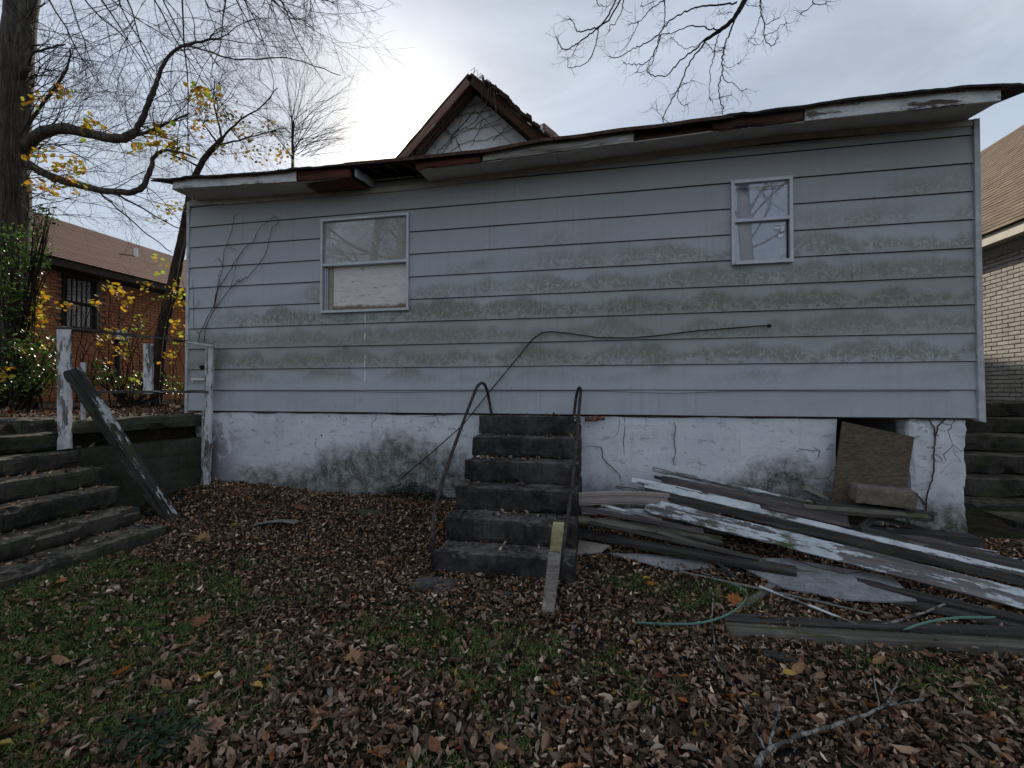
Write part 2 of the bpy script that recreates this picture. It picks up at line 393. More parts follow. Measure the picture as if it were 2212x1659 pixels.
def make_wood(name, w1, w2, paint=None, cover=0.0, moss=0.0, soft=0.014, rough=0.85):
    g = G(name); o = g.obj(); r = g.rnd(); q = g.vadd(o, g.comb(g.mul(r, 17.0), g.mul(r, 9.0), g.mul(r, 5.0)))
    grain = g.noise(g.map(g.warp(q, 1.5, 0.05), (1.3, 26, 26)), 1.0, 5, 0.65)
    big = g.noise(g.map(q, (1.2, 5, 5)), 1.0, 4, 0.6)
    fine = g.noise(g.map(q, (6, 120, 120)), 1.0, 3, 0.6)
    col = g.mix(g.mr(g.addm(g.mul(grain, 0.65), g.mul(big, 0.35)), 0.33, 0.66), w1, w2)
    col = g.mix(g.mr(fine, 0.55, 0.75, 0.0, 0.5), col, tuple(c * 0.35 for c in w1))
    h = g.addm(g.mul(grain, 0.7), g.mul(fine, 0.35))
    if paint:
        e = g.addm(g.mul(g.noise(g.map(q, (2.2, 9, 9)), 1.0, 6, 0.72), 0.75), g.mul(grain, 0.25))
        P = g.mr(e, 1 - cover - soft, 1 - cover + soft)
        pc = g.mix(g.mr(g.noise(q, 6, 5, 0.7), 0.4, 0.75), paint, tuple(c * 0.62 for c in paint))
        col = g.mix(P, col, pc); h = g.addm(h, g.mul(P, 0.9))
    if moss:
        mm = g.mr(g.noise(g.map(q, (2.5, 8, 8)), 1.0, 5, 0.7), 0.62 - 0.25 * moss, 0.72 - 0.2 * moss)
        col = g.mix(g.mul(mm, 0.9), col, g.mix(fine, (0.03, 0.042, 0.012), (0.085, 0.105, 0.03))); h = g.addm(h, g.mul(mm, 0.5))
    return g.done(col, rough, h, 0.55, 0.004, 0.2)

def make_osb(name, base, dark, darkness, tone2, fine=1.0):
    g = G(name); p = g.map(g.obj(), (fine, fine, fine))
    a = g.vor(g.map(g.warp(p, 6, 0.06), (10, 10, 46), rot=(0, 0.35, 0)), 1.0, out='Color'); b = g.vor(g.map(g.warp(p, 7, 0.06), (9, 9, 40), rot=(0, -0.5, 0)), 1.0, out='Color')
    f = g.n('ShaderNodeSeparateColor', {0: a}).outputs[0]; f2 = g.n('ShaderNodeSeparateColor', {0: b}).outputs[1]
    col = g.mix(g.mr(f, 0.1, 0.9), base, tone2)
    n = g.noise(g.map(p, (9, 9, 22), rot=(0, 0.3, 0)), 1.2, 6, 0.75)
    x, y, z = g.sep(p)
    col = g.mix(g.mul(g.mr(n, 0.56, 0.66), darkness), col, dark)
    col = g.mix(g.mr(f2, 0.75, 1.0, 0.0, 0.4), col, tuple(c * 0.7 for c in base))
    return g, col, g.addm(g.mul(f, 0.6), g.mul(n, 0.5)), z

def make_shingle(name, a, b, c):
    g = G(name); p = g.pos(); n = g.noise(p, 60, 3, 0.7); m = g.noise(p, 1.3, 4, 0.6)
    col = g.mix(g.mr(n, 0.3, 0.7), a, b); col = g.mix(g.mr(m, 0.45, 0.7, 0.0, 0.5), col, c)
    col = g.mix(g.mul(g.rnd(), 0.45), col, tuple(k * 0.55 for k in a))
    return g.done(col, 0.95, n, 0.6, 0.004, 0.1)
def make_brick(name, cols):
    g = G(name); r = g.rnd(); p = g.pos()
    # loose stuff mesh has one random value, so add a per-cell tone as well
    x, y, z = g.sep(p)
    cell = g.n('ShaderNodeTexWhiteNoise', {'Vector': g.comb(g.m('FLOOR', g.m('DIVIDE', y, 0.21)), g.m('FLOOR', g.m('DIVIDE', z, 0.0677)), 0.0)}, noise_dimensions='3D').outputs['Value']
    col = g.ramp(g.m('FRACT', g.addm(r, cell)), [(i / (len(cols) - 1), c) for i, c in enumerate(cols)])
    n = g.noise(p, 45, 5, 0.7); col = g.mix(g.mr(n, 0.4, 0.75, 0.0, 0.5), col, tuple(c * 0.55 for c in cols[0]))
    st = g.noise(p, 1.6, 4, 0.6); col = g.mix(g.mr(st, 0.5, 0.75, 0.0, 0.4), col, (0.10, 0.08, 0.06))
    return g.done(col, 0.9, n, 0.6, 0.004, 0.15)
def make_flat(name, col, rough=0.6, metal=0.0, var=0.25, scale=14.0, hd=0.002, spec=0.3, local=False):
    g = G(name); p = g.obj() if local else g.pos(); n = g.noise(p, scale, 5, 0.65)
    c = g.mix(g.mr(n, 0.35, 0.7, 0.0, 1.0), tuple(k * (1 - var) for k in col), tuple(min(1, k * (1 + var)) for k in col))
    return g.done(c, rough, n, 0.3, hd, spec, metal)
def make_leaf(name, trans=0.0, rough=0.75, spec=0.25):
    g = G(name); c = g.attr('col'); p = g.pos(); n = g.noise(p, 120, 3, 0.6)
    c2 = g.mix(g.mr(n, 0.35, 0.7, 0.0, 0.35), c, g.mix(1.0, c, (0.45, 0.42, 0.4), 'MULTIPLY'))
    g.done(c2, rough, n, 0.25, 0.002, spec)
    if trans:
        tr = g.n('ShaderNodeBsdfTranslucent', {'Color': c}); ms = g.n('ShaderNodeMixShader', {0: trans, 1: g.b.outputs[0], 2: tr.outputs[0]})
        g.t.links.new(ms.outputs[0], g.o.inputs['Surface'])
    return g.mat
def make_bark(name, a, b, lichen=None):
    g = G(name); p = g.pos(); n = g.noise(g.map(g.warp(p, 3, 0.1), (14, 14, 2.6)), 1.0, 6, 0.7); f = g.noise(p, 50, 4, 0.7)
    col = g.mix(g.mr(n, 0.35, 0.65), a, b); col = g.mix(g.mr(f, 0.5, 0.8, 0.0, 0.5), col, tuple(c * 0.4 for c in a))
    if lichen: col = g.mix(g.mul(g.mr(g.noise(p, 16, 5, 0.75), 0.48, 0.56), 1.0), col, lichen)
    return g.done(col, 0.92, g.addm(n, g.mul(f, 0.3)), 0.9, 0.02, 0.12)
def make_glass(name, tint, dirt, dirtcol, ior=1.9):
    g = G(name); p = g.pos()
    fr = g.n('ShaderNodeFresnel', {'IOR': ior}).outputs[0]
    tr = g.n('ShaderNodeBsdfTransparent', {'Color': (*tint, 1)}); gl = g.n('ShaderNodeBsdfGlossy', {'Color': (1, 1, 1, 1), 'Roughness': 0.012})
    a = g.n('ShaderNodeMixShader', {0: fr, 1: tr.outputs[0], 2: gl.outputs[0]})
    df = g.n('ShaderNodeBsdfDiffuse', {'Color': (*dirtcol, 1)})
    n = g.mr(g.noise(g.map(p, (2.5, 1, 6)), 2.0, 6, 0.7), 0.35, 0.8, dirt * 0.4, dirt)
    b = g.n('ShaderNodeMixShader', {0: n, 1: a.outputs[0], 2: df.outputs[0]})
    g.t.links.new(b.outputs[0], g.o.inputs['Surface']); return g.mat

M = {}
M['siding'] = make_siding()
M['stucco'] = make_stucco()
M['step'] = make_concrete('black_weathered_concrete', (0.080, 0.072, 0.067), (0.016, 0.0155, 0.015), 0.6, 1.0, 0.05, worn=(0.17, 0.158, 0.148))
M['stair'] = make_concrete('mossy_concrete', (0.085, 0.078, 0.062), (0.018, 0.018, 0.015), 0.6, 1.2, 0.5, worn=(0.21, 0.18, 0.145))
M['slab'] = make_concrete('dark_slab', (0.10, 0.095, 0.07), (0.04, 0.04, 0.03), 0.4, 1.0, 0.5)
M['cblock'] = make_concrete('grey_block', (0.085, 0.085, 0.065), (0.045, 0.047, 0.035), 0.4, 1.0, 0.35)
M['paver'] = make_concrete('paver', (0.12, 0.115, 0.11), (0.05, 0.05, 0.05), 0.2, 2.0, 0.15)
M['block'] = make_concrete('tan_block', (0.24, 0.205, 0.16), (0.12, 0.10, 0.075), 0.2, 2.0, 0.0)
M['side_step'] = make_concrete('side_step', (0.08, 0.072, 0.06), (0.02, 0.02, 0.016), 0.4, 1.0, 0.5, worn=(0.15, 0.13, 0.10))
M['trim'] = make_flat('painted_trim', (0.50, 0.51, 0.53), 0.6, 0, 0.18, 9)
M['soffit'] = make_flat('soffit_board', (0.50, 0.46, 0.41), 0.8, 0, 0.14, 4)
M['frieze'] = make_flat('frieze_paint', (0.50, 0.46, 0.41), 0.7, 0, 0.16, 6)
M['fascia_white'] = make_wood('peeling_white_fascia', (0.07, 0.05, 0.038), (0.22, 0.18, 0.15), (0.74, 0.74, 0.74), 0.55, 0.0, 0.02)
M['fascia_red'] = make_wood('rotten_red_fascia', (0.05, 0.018, 0.013), (0.19, 0.064, 0.045), (0.55, 0.50, 0.48), 0.30, 0.0, 0.02)
M['fascia_dark'] = make_wood('rotten_dark_fascia', (0.025, 0.016, 0.012), (0.13, 0.065, 0.045), (0.50, 0.45, 0.38), 0.34, 0.0, 0.02)
M['fascia_bare'] = make_wood('weathered_pine', (0.12, 0.095, 0.08), (0.58, 0.55, 0.52), (0.66, 0.66, 0.66), 0.42)
M['rafter'] = make_wood('old_rafter', (0.05, 0.03, 0.024), (0.13, 0.075, 0.055))
M['roofing'] = make_flat('roll_roofing', (0.035, 0.028, 0.025), 0.95, 0, 0.5, 40)
M['drip'] = make_flat('rusty_drip_edge', (0.085, 0.045, 0.03), 0.8, 0, 0.5, 25)
M['alu'] = make_flat('aluminium', (0.52, 0.535, 0.56), 0.5, 0.35, 0.08, 9)
M['pane_left'] = make_glass('dirty_glass', (0.98, 0.98, 0.98), 0.55, (0.60, 0.595, 0.58), 1.65)
M['pane_right'] = make_glass('clear_glass', (0.97, 0.98, 1.0), 0.10, (0.6, 0.62, 0.66), 1.75)
g_, c_, h_, z_ = make_osb('white_osb', (0.76, 0.70, 0.69), (0.12, 0.08, 0.06), 0.85, (0.72, 0.65, 0.63))
bm_ = g_.mul(g_.mr(g_.addm(z_, g_.mul(g_.noise(g_.obj(), 9, 4, 0.7), -0.12)), -0.02, 0.035, 1.0, 0.0), 1.0)
M['osb_white'] = g_.done(g_.mix(bm_, c_, (0.20, 0.15, 0.10)), 0.8, h_, 0.5, 0.003)
g_, c_, h_, z_ = make_osb('brown_osb', (0.070, 0.050, 0.034), (0.03, 0.021, 0.014), 0.4, (0.125, 0.09, 0.06), 2.4)
M['osb_brown'] = g_.done(c_, 0.85, h_, 0.8, 0.004)
M['strip'] = make_wood('cream_strip', (0.30, 0.27, 0.21), (0.42, 0.38, 0.30))
M['blind'] = make_flat('window_film', (0.70, 0.76, 0.86), 0.7, 0, 0.10, 2.5)
M['tape'] = make_flat('white_tape', (0.75, 0.77, 0.8), 0.5, 0, 0.05, 8)
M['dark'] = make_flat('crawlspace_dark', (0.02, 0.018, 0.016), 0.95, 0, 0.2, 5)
M['gable'] = make_flat('gable_board', (0.86, 0.86, 0.87), 0.7, 0, 0.12, 3)
M['gable_rake'] = make_wood('gable_rake', (0.16, 0.085, 0.065), (0.32, 0.20, 0.155), (0.66, 0.58, 0.52), 0.40)
M['gable_roof'] = make_shingle('ragged_shingle', (0.05, 0.028, 0.02), (0.10, 0.05, 0.03), (0.07, 0.05, 0.02))
M['roof_left'] = make_shingle('brown_shingle', (0.11, 0.052, 0.038), (0.175, 0.086, 0.062), (0.14, 0.074, 0.056))
M['roof_right'] = make_shingle('tan_shingle', (0.17, 0.125, 0.09), (0.27, 0.205, 0.15), (0.23, 0.175, 0.125))
M['brick_left'] = make_brick('red_brick', [(0.38, 0.155, 0.08), (0.52, 0.215, 0.11), (0.45, 0.18, 0.095), (0.56, 0.25, 0.135)])
M['brick_right'] = make_brick('tan_brick', [(0.38, 0.345, 0.30), (0.50, 0.46, 0.405), (0.43, 0.39, 0.34), (0.56, 0.52, 0.46)])
M['mortar_left'] = make_flat('mortar_red', (0.22, 0.16, 0.12), 0.95, 0, 0.25, 20)
M['mortar_right'] = make_flat('mortar_tan', (0.42, 0.39, 0.345), 0.95, 0, 0.25, 20)
M['eave_dark'] = make_flat('dark_eave', (0.05, 0.038, 0.03), 0.8, 0, 0.2, 6)
M['eave_cream'] = make_flat('cream_fascia', (0.55, 0.50, 0.40), 0.6, 0, 0.1, 6)
M['iron'] = make_flat('dark_iron', (0.02, 0.022, 0.022), 0.6, 0.3, 0.3, 20)
M['rust'] = make_flat('rusty_pipe', (0.060, 0.046, 0.044), 0.7, 0.25, 0.5, 22, 0.003)
M['rust_red'] = make_flat('red_rust_pipe', (0.22, 0.10, 0.07), 0.8, 0.1, 0.5, 22, 0.003)
M['pvc'] = make_flat('white_pvc', (0.75, 0.75, 0.74), 0.45, 0, 0.06, 8)
M['cable'] = make_flat('black_cable', (0.012, 0.012, 0.012), 0.5, 0, 0.2, 8)
M['wire'] = make_flat('grey_wire', (0.10, 0.10, 0.10), 0.6, 0, 0.2, 8)
M['post_white'] = make_wood('white_post', (0.10, 0.088, 0.078), (0.28, 0.26, 0.24), (0.66, 0.66, 0.68), 0.54, 0.20)
M['rail_top'] = make_wood('rail_top', (0.035, 0.03, 0.026), (0.13, 0.12, 0.105), (0.62, 0.62, 0.62), 0.42, 0.25)
M['rail_fallen'] = make_wood('fallen_rail', (0.012, 0.013, 0.011), (0.07, 0.068, 0.06), (0.55, 0.56, 0.58), 0.44, 0.25)
M['stake'] = make_wood('grey_stake', (0.20, 0.17, 0.15), (0.42, 0.38, 0.35))
M['stake_top'] = make_wood('yellow_stake', (0.30, 0.24, 0.12), (0.50, 0.42, 0.24))
M['w_white'] = make_wood('white_board', (0.10, 0.09, 0.085), (0.26, 0.24, 0.23), (0.64, 0.67, 0.70), 0.56, 0.15)
M['w_peel'] = make_wood('peeling_board', (0.085, 0.075, 0.072), (0.25, 0.23, 0.225), (0.56, 0.60, 0.63), 0.50, 0.28)
M['w_flaky'] = make_wood('dark_flaky_board', (0.035, 0.03, 0.03), (0.13, 0.11, 0.11), (0.26, 0.26, 0.28), 0.40, 0.12)
M['w_dark'] = make_wood('dark_wet_board', (0.026, 0.024, 0.022), (0.085, 0.077, 0.07), None, 0, 0.10)
M['w_grey'] = make_wood('grey_board', (0.10, 0.09, 0.08), (0.26, 0.24, 0.21), None, 0, 0.08)
M['w_moss'] = make_wood('mossy_board', (0.07, 0.062, 0.05), (0.20, 0.18, 0.15), None, 0, 0.45)
M['vinyl'] = make_flat('tan_vinyl', (0.30, 0.25, 0.235), 0.5, 0, 0.1, 6)
M['sheet'] = make_concrete('asphalt_sheet', (0.33, 0.335, 0.345), (0.17, 0.173, 0.18), 0.1, 2.0, 0.0, False, 0.003)
M['tile'] = make_concrete('pale_tile', (0.36, 0.32, 0.28), (0.20, 0.175, 0.15), 0.1, 2.0, 0.0, False, 0.003)
M['strap'] = make_flat('green_strap', (0.21, 0.44, 0.33), 0.4, 0, 0.1, 8)
M['soil'] = None
g_ = G('leafy_soil'); p_ = g_.pos()
n_ = g_.noise(p_, 9, 6, 0.7); n2_ = g_.noise(p_, 0.9, 4, 0.6); n3_ = g_.noise(p_, 45, 4, 0.7)
c_ = g_.mix(g_.mr(n_, 0.3, 0.7), (0.018, 0.014, 0.010), (0.055, 0.042, 0.030))
c_ = g_.mix(g_.mul(g_.mr(n2_, 0.48, 0.62), g_.mr(n_, 0.35, 0.6)), c_, (0.03, 0.045, 0.012))
M['soil'] = g_.done(c_, 0.97, g_.addm(n_, g_.mul(n3_, 0.5)), 1.0, 0.03, 0.05)
M['litter'] = make_leaf('dry_leaf', 0.0, 0.85, 0.12)
M['green_leaf'] = make_leaf('green_leaf', 0.40, 0.40, 0.5)
M['yellow_leaf'] = make_leaf('yellow_leaf', 0.5, 0.6, 0.3)
M['grass'] = make_leaf('grass_blade', 0.2, 0.7, 0.2)
M['bark_big'] = make_bark('grey_bark', (0.055, 0.048, 0.042), (0.135, 0.12, 0.10))
M['bark_twig'] = make_bark('twig_bark', (0.018, 0.013, 0.011), (0.045, 0.032, 0.026))
M['bark_sapling'] = make_bark('sapling_bark', (0.04, 0.032, 0.025), (0.09, 0.07, 0.055))
M['bark_tan'] = make_bark('sunlit_bark', (0.13, 0.105, 0.082), (0.22, 0.18, 0.14))
M['vine'] = make_bark('dry_vine', (0.05, 0.035, 0.03), (0.12, 0.085, 0.065))
M['stick'] = make_bark('lichen_stick', (0.05, 0.045, 0.04), (0.11, 0.10, 0.09), (0.30, 0.29, 0.265))
M['black_plastic'] = make_flat('black_plastic', (0.02, 0.022, 0.03), 0.4, 0, 0.2, 9)
# ------------------------------------------------------------------ ground sheet
def make_ground():
    xs = np.concatenate([np.linspace(-400, -40, 7), np.linspace(-36, -13, 8), np.linspace(-12, -6, 40), np.linspace(-5.9, 7.5, 190), np.linspace(8.5, 36, 9), np.linspace(40, 400, 7)])
    ys = np.concatenate([np.linspace(-400, -40, 7), np.linspace(-36, -7, 9), np.linspace(-6, 1.2, 120), np.linspace(1.4, 12, 40), np.linspace(14, 36, 7), np.linspace(40, 400, 7)])
    X, Y = np.meshgrid(xs, ys); Z = ground_np(X, Y)
    fine = (np.abs(X) < 13) & (np.abs(Y + 2) < 6)
    nz_ = np.array([[mnoise.noise(Vector((a * 3.1, b * 3.1, 0))) * 0.02 + mnoise.noise(Vector((a * 11, b * 11, 4))) * 0.008 if f else 0 for a, b, f in zip(r1, r2, r3)] for r1, r2, r3 in zip(X, Y, fine)])
    Z = Z + nz_
    nx, ny = len(xs), len(ys)
    vs = np.stack([X.ravel(), Y.ravel(), Z.ravel()], 1)
    fs = [(j*nx+i, j*nx+i+1, (j+1)*nx+i+1, (j+1)*nx+i) for j in range(ny-1) for i in range(nx-1)]
    me = bpy.data.meshes.new('ground'); me.from_pydata(vs.tolist(), [], fs); me.update()
    o = link('ground', me, M['soil'], None, True); o['kind'] = 'structure'
    return o
ground = make_ground()

# ------------------------------------------------------------------ the grey house
house = thing('clapboard_house', 'derelict grey clapboard house with rotten eaves and white stucco foundation', 'house', (-0.95, 0.0, 0.0))
XL, XR = -5.54, 3.645
HATCH = (2.42, 3.06)
mb = MB()
mb.add(*rough_box((-5.50, 0.0, -0.5), (HATCH[0], 0.24, 0.985), 0.09, 0.008, 0.016, 2.6, 1, 90))
mb.add(*rough_box((HATCH[1], 0.0, -0.5), (3.565, 0.24, 0.985), 0.05, 0.014, 0.014, 5, 2, 40))
mb.add(*rough_box((HATCH[0] + .002, 0.03, -0.5), (HATCH[1] - .002, 0.22, 0.10), 0.08, 0.01, 0.01, 4, 3))
mb.build('foundation', M['stucco'], house)
MB().box((-5.48, 0.245, -0.5), (-5.25, 3.4, 0.985)).build('side_foundation', M['stucco'], house)
MB().box((3.32, 0.245, -0.5), (3.55, 3.4, 0.985)).build('side_foundation', M['stucco'], house)
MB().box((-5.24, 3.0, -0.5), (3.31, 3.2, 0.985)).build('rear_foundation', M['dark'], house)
MB().box((-5.50, 0.03, 0.99), (3.60, 3.4, 1.03)).build('floor_deck', M['rafter'], house)
MB().box((-5.53, 0.03, 1.035), (-5.45, 3.5, 4.05)).build('side_wall', M['siding'], house)
MB().box((3.56, 0.03, 1.035), (3.635, 3.5, 4.05)).build('side_wall', M['siding'], house)
WIN = [(-3.50, -2.306, 2.275, 3.468), (1.405, 1.997, 2.632, 3.530)]
MB().box((-5.4, 1.2, 1.035), (3.5, 1.25, 3.9)).build('inner_wall', M['dark'], house)

def course(k, xa, xb, z0, z1):
    """one length of lap siding between xa and xb, cut round the windows"""
    cuts = sorted(set([xa, xb] + [c for w in WIN for c in w[:2] if xa < c < xb]))
    segs = []
    for a, b in zip(cuts[:-1], cuts[1:]):
        mid = 0.5 * (a + b); rng = [(z0, z1)]
        for w in WIN:
            if w[0] < mid < w[1]:
                new = []
                for (c, d) in rng:
                    if w[2] > c: new.append((c, min(d, w[2])))
                    if w[3] < d: new.append((max(c, w[3]), d))
                rng = [r for r in new if r[1] - r[0] > 0.004]
        segs.append((a, b, rng))
    groups = []; cur = []
    for s in segs:
        if s[2]: cur.append(s)
        else:
            if cur: groups.append(cur)
            cur = []
    if cur: groups.append(cur)
    for gr in groups:
        mb = MB()
        for (a, b, rng) in gr:
            n = max(1, int((b - a) / 0.45))
            for (c, d) in rng:
                xs = [a + (b - a) * i / n for i in range(n + 1)]
                vs = []; fs = []
                lowc, topc = (c == z0), (d == z1)
                for i, x in enumerate(xs):
                    wz = 0.004 * mnoise.noise(Vector((x * 1.1, k * 5.1, 0))); wy = 0.004 * mnoise.noise(Vector((x * 0.9, k * 3.3, 9)))
                    wz2 = 0.004 * mnoise.noise(Vector((x * 1.1, (k + 1) * 5.1, 0)))
                    yy = lambda z: -0.036 + 0.018 * (z - z0) / 0.28 + wy
                    c2 = c + (wz + 0.0065 if lowc else 0); d2 = d + (wz2 - 0.0005 if topc else 0)
                    vs += [(x, yy(c2), c2), (x, yy(d2), d2), (x, yy(d2) + 0.011, d2), (x, yy(c2) + 0.011, c2)]
                for i in range(n):
                    q = 4 * i
                    for j in range(4):
                        j2 = (j + 1) % 4; fs.append((q + j, q + 4 + j, q + 4 + j2, q + j2))
                fs += [(0, 1, 2, 3), (4*n+3, 4*n+2, 4*n+1, 4*n)]
                mb.add(vs, fs)
        mb.build('siding_board', M['siding'], house)
for k in range(11):
    z0 = 1.0 + 0.28 * k; z1 = z0 + 0.28 if k < 10 else 3.90
    j = [-0.672] if k % 2 == 0 else [-1.284]
    if k == 5: j.append(2.551)
    if k == 9: j = [-0.98]
    xs = [XL + 0.012] + j + [XR - 0.02]
    for a, b in zip(xs[:-1], xs[1:]): course(k, a + 0.0012, b - 0.0012, z0, z1)
# tarred felt behind the boards, showing only as the dark joints
xs = [XL + 0.02] + [c for w in WIN for c in w[:2]] + [XR - 0.03]
felt = MB()
for a, b in zip(xs[:-1], xs[1:]):
    w = [w for w in WIN if w[0] <= a + 1e-6 and b <= w[1] + 1e-6]
    for (c, d) in ([(1.004, w[0][2]), (w[0][3], 3.93)] if w else [(1.004, 3.93)]): felt.box((a, -0.004, c), (b, 0.012, d))
felt.build('felt_underlay', M['dark'], house)
# corner trims
MB().box((-5.572, -0.040, 0.97), (-5.53, 0.06, 3.88)).build('corner_trim', M['trim'], house)
tr = MB(); tr.box((3.626, -0.052, 1.56), (3.674, 0.04, 3.95)); tr.build('corner_trim', M['trim'], house)
tr = MB(); tr.add([(3.628,-.058,.985),(3.682,-.058,.965),(3.682,.04,.965),(3.628,.04,.985),(3.624,-.056,1.558),(3.676,-.056,1.558),(3.676,.04,1.558),(3.624,.04,1.558)],
  [(0,3,2,1),(4,5,6,7),(0,1,5,4),(1,2,6,5),(2,3,7,6),(3,0,4,7)]).build('corner_trim', M['trim'], house)

# ---- eaves
YF = -0.42
FBx = [-5.6, -5.39, -3.85, -3.1, -2.0, -1.28, -0.45, 0.42, 1.10, 1.95, 3.56, 3.7]
FBz = []
_src = [(374,409),(642,395),(762,381.5),(899,368.5),(1042,352),(1192,333.5),(1369,308),(1535,285.7),(1735,264.5),(2158,219)]
_p = [atY(u, v, YF) for u, v in _src]
FBx = [p.x for p in _p]; FBz = [p.z for p in _p]
WTx = [-5.54, -2.34, -0.12, 1.97, 3.64]; WTz = [3.862, 3.822, 3.905, 3.985, 3.95]
def fb(x): return interp(x, FBx, FBz)
def wt_(x): return max(interp(x, WTx, WTz), fb(x) + 0.012)
def fascia(name, uL, tL, bL, uR, tR, bR, mat, th=0.028, ragged=0.0, seed=0):
    a, b = atY(uL, tL, YF), atY(uL, bL, YF); c, d = atY(uR, tR, YF), atY(uR, bR, YF)
    w = 0.5 * ((a.z - b.z) + (c.z - d.z))
    return plank(name, (b.x, YF + 0.001 * seed, 0.5*(a.z+b.z)), (d.x, YF + 0.001 * seed, 0.5*(c.z+d.z)), w, th, mat, (0, -1, 0), seed, parent=house, step=0.03, edge=0.004 + 0.25 * ragged, amp=0.0025 + 0.18 * ragged, ragged=ragged)
fascia('fascia_board', 375, 389, 409, 643, 369.5, 395, M['fascia_white'], ragged=0.010, seed=1)['label'] = 'peeling white fascia board'
fascia('fascia_board', 643.5, 367, 395, 760, 357, 384, M['fascia_red'], ragged=0.03, seed=2)['label'] = 'rotten red-brown fascia board'
fascia('fascia_board', 899, 341, 371, 1042, 325, 352, M['fascia_red'], ragged=0.02, seed=3)['label'] = 'red stained rotting fascia board'
fascia('fascia_board', 1042.5, 323, 352, 1369, 281, 308, M['fascia_bare'], ragged=0.012, seed=4)['label'] = 'weathered pine fascia board with knots'
fascia('fascia_board', 1535, 263.5, 286, 1735, 234.5, 264.5, M['fascia_dark'], ragged=0.02, seed=5)['label'] = 'dark rotted fascia board'
fascia('fascia_board', 1736, 231, 265.5, 2158, 187.5, 219, M['fascia_white'], th=0.032, seed=6)['label'] = 'white painted fascia board'
# dark sub-fascia where a board is missing
a, b = atY(1369, 284, YF + 0.05), atY(1536, 288, YF + 0.05)
MB().box((a.x - 0.05, YF + 0.03, b.z - 0.0), (b.x + 0.05, YF + 0.055, b.z + 0.13)).build('sub_fascia', M['rafter'], house)
# soffit in two runs with the broken gap between
def soffit(x0, x1):
    n = max(2, int((x1 - x0) / 0.3)); vs = []; fs = []
    for i in range(n + 1):
        x = x0 + (x1 - x0) * i / n; w = 0.006 * mnoise.noise(Vector((x * 2, 3, 1)))
        vs += [(x, YF + 0.004, fb(x) + 0.004 + w), (x, -0.03, wt_(x) + w), (x, -0.03, wt_(x) + 0.012 + w), (x, YF + 0.004, fb(x) + 0.016 + w)]
    for i in range(n):
        q = 4 * i
        for j in range(4): fs.append((q + j, q + (j + 1) % 4, q + 4 + (j + 1) % 4, q + 4 + j))
    fs += [(0, 1, 2, 3), (4*n+3, 4*n+2, 4*n+1, 4*n)]
    return flip_normals(MB().add(vs, fs).build('soffit_panel', M['soffit'], house))
gapL, gapR = atY(766, 385, YF).x, atY(899, 368, YF).x
soffit(-5.40, gapL - 0.12); soffit(gapR + 0.02, -0.44); soffit(-0.435, 3.57)
# frieze strip under the soffit
vs = []; fs = []
N_ = 40
for i in range(N_ + 1):
    x = -5.53 + (3.62 + 5.53) * i / N_; z = wt_(x)
    vs += [(x, -0.046, z - 0.062), (x, -0.046, z - 0.001), (x, -0.02, z - 0.001), (x, -0.02, z - 0.062)]
for i in range(N_):
    q = 4 * i
    for j in range(4): fs.append((q + j, q + (j + 1) % 4, q + 4 + (j + 1) % 4, q + 4 + j))
fs += [(0, 1, 2, 3), (4*N_+3, 4*N_+2, 4*N_+1, 4*N_)]
flip_normals(MB().add(vs, fs).build('frieze_strip', M['frieze'], house))
# hanging soffit flap, lookout and rafter tails at the hole
q = [atY(662, 403, -0.36), atY(757, 386, -0.40), atY(797, 409, -0.06), atY(690, 418, -0.10)]
flip_normals(MB().quadbox(*q, (0, 0, 0.012)).build('hanging_soffit_board', M['fascia_red'], house))
def beam(name, a, b, w, t, mat, up=(0, 0, 1), seed=0): return plank(name, a, b, w, t, mat, up, seed, parent=house, step=0.06)
z0 = fb(gapL)
beam('lookout_board', (gapL - 0.01, YF + 0.01, z0 + 0.05), (gapL + 0.02, -0.02, wt_(gapL) + 0.06), 0.10, 0.03, M['trim'], (1, 0, 0), 3)
for x in (gapL + 0.16, gapL + 0.40, gapR - 0.16, gapR - 0.03):
    beam('rafter_tail', (x, -0.42, z0 + 0.095), (x + 0.01, 0.3, z0 + 0.25), 0.045, 0.075, M['rafter'], (0, 0, 1), int(x * 10))
xs_ = [gapL + 0.02, gapL + 0.30, gapL + 0.56, gapL + 0.60, gapR - 0.10, gapR - 0.02]
for a, b in ((xs_[0], xs_[1]), (xs_[1] + 0.012, xs_[2]), (xs_[3] + 0.01, xs_[4]), (xs_[4] + 0.012, gapR + 0.1)):
    MB().box((a, 0.005, 3.80), (b, 0.02, 3.955)).build('blocking_board', M['gable'], house)
MB().box((gapL - 0.3, 0.03, 3.79), (gapR + 0.3, 0.05, 4.2)).build('top_plate', M['rafter'], house)

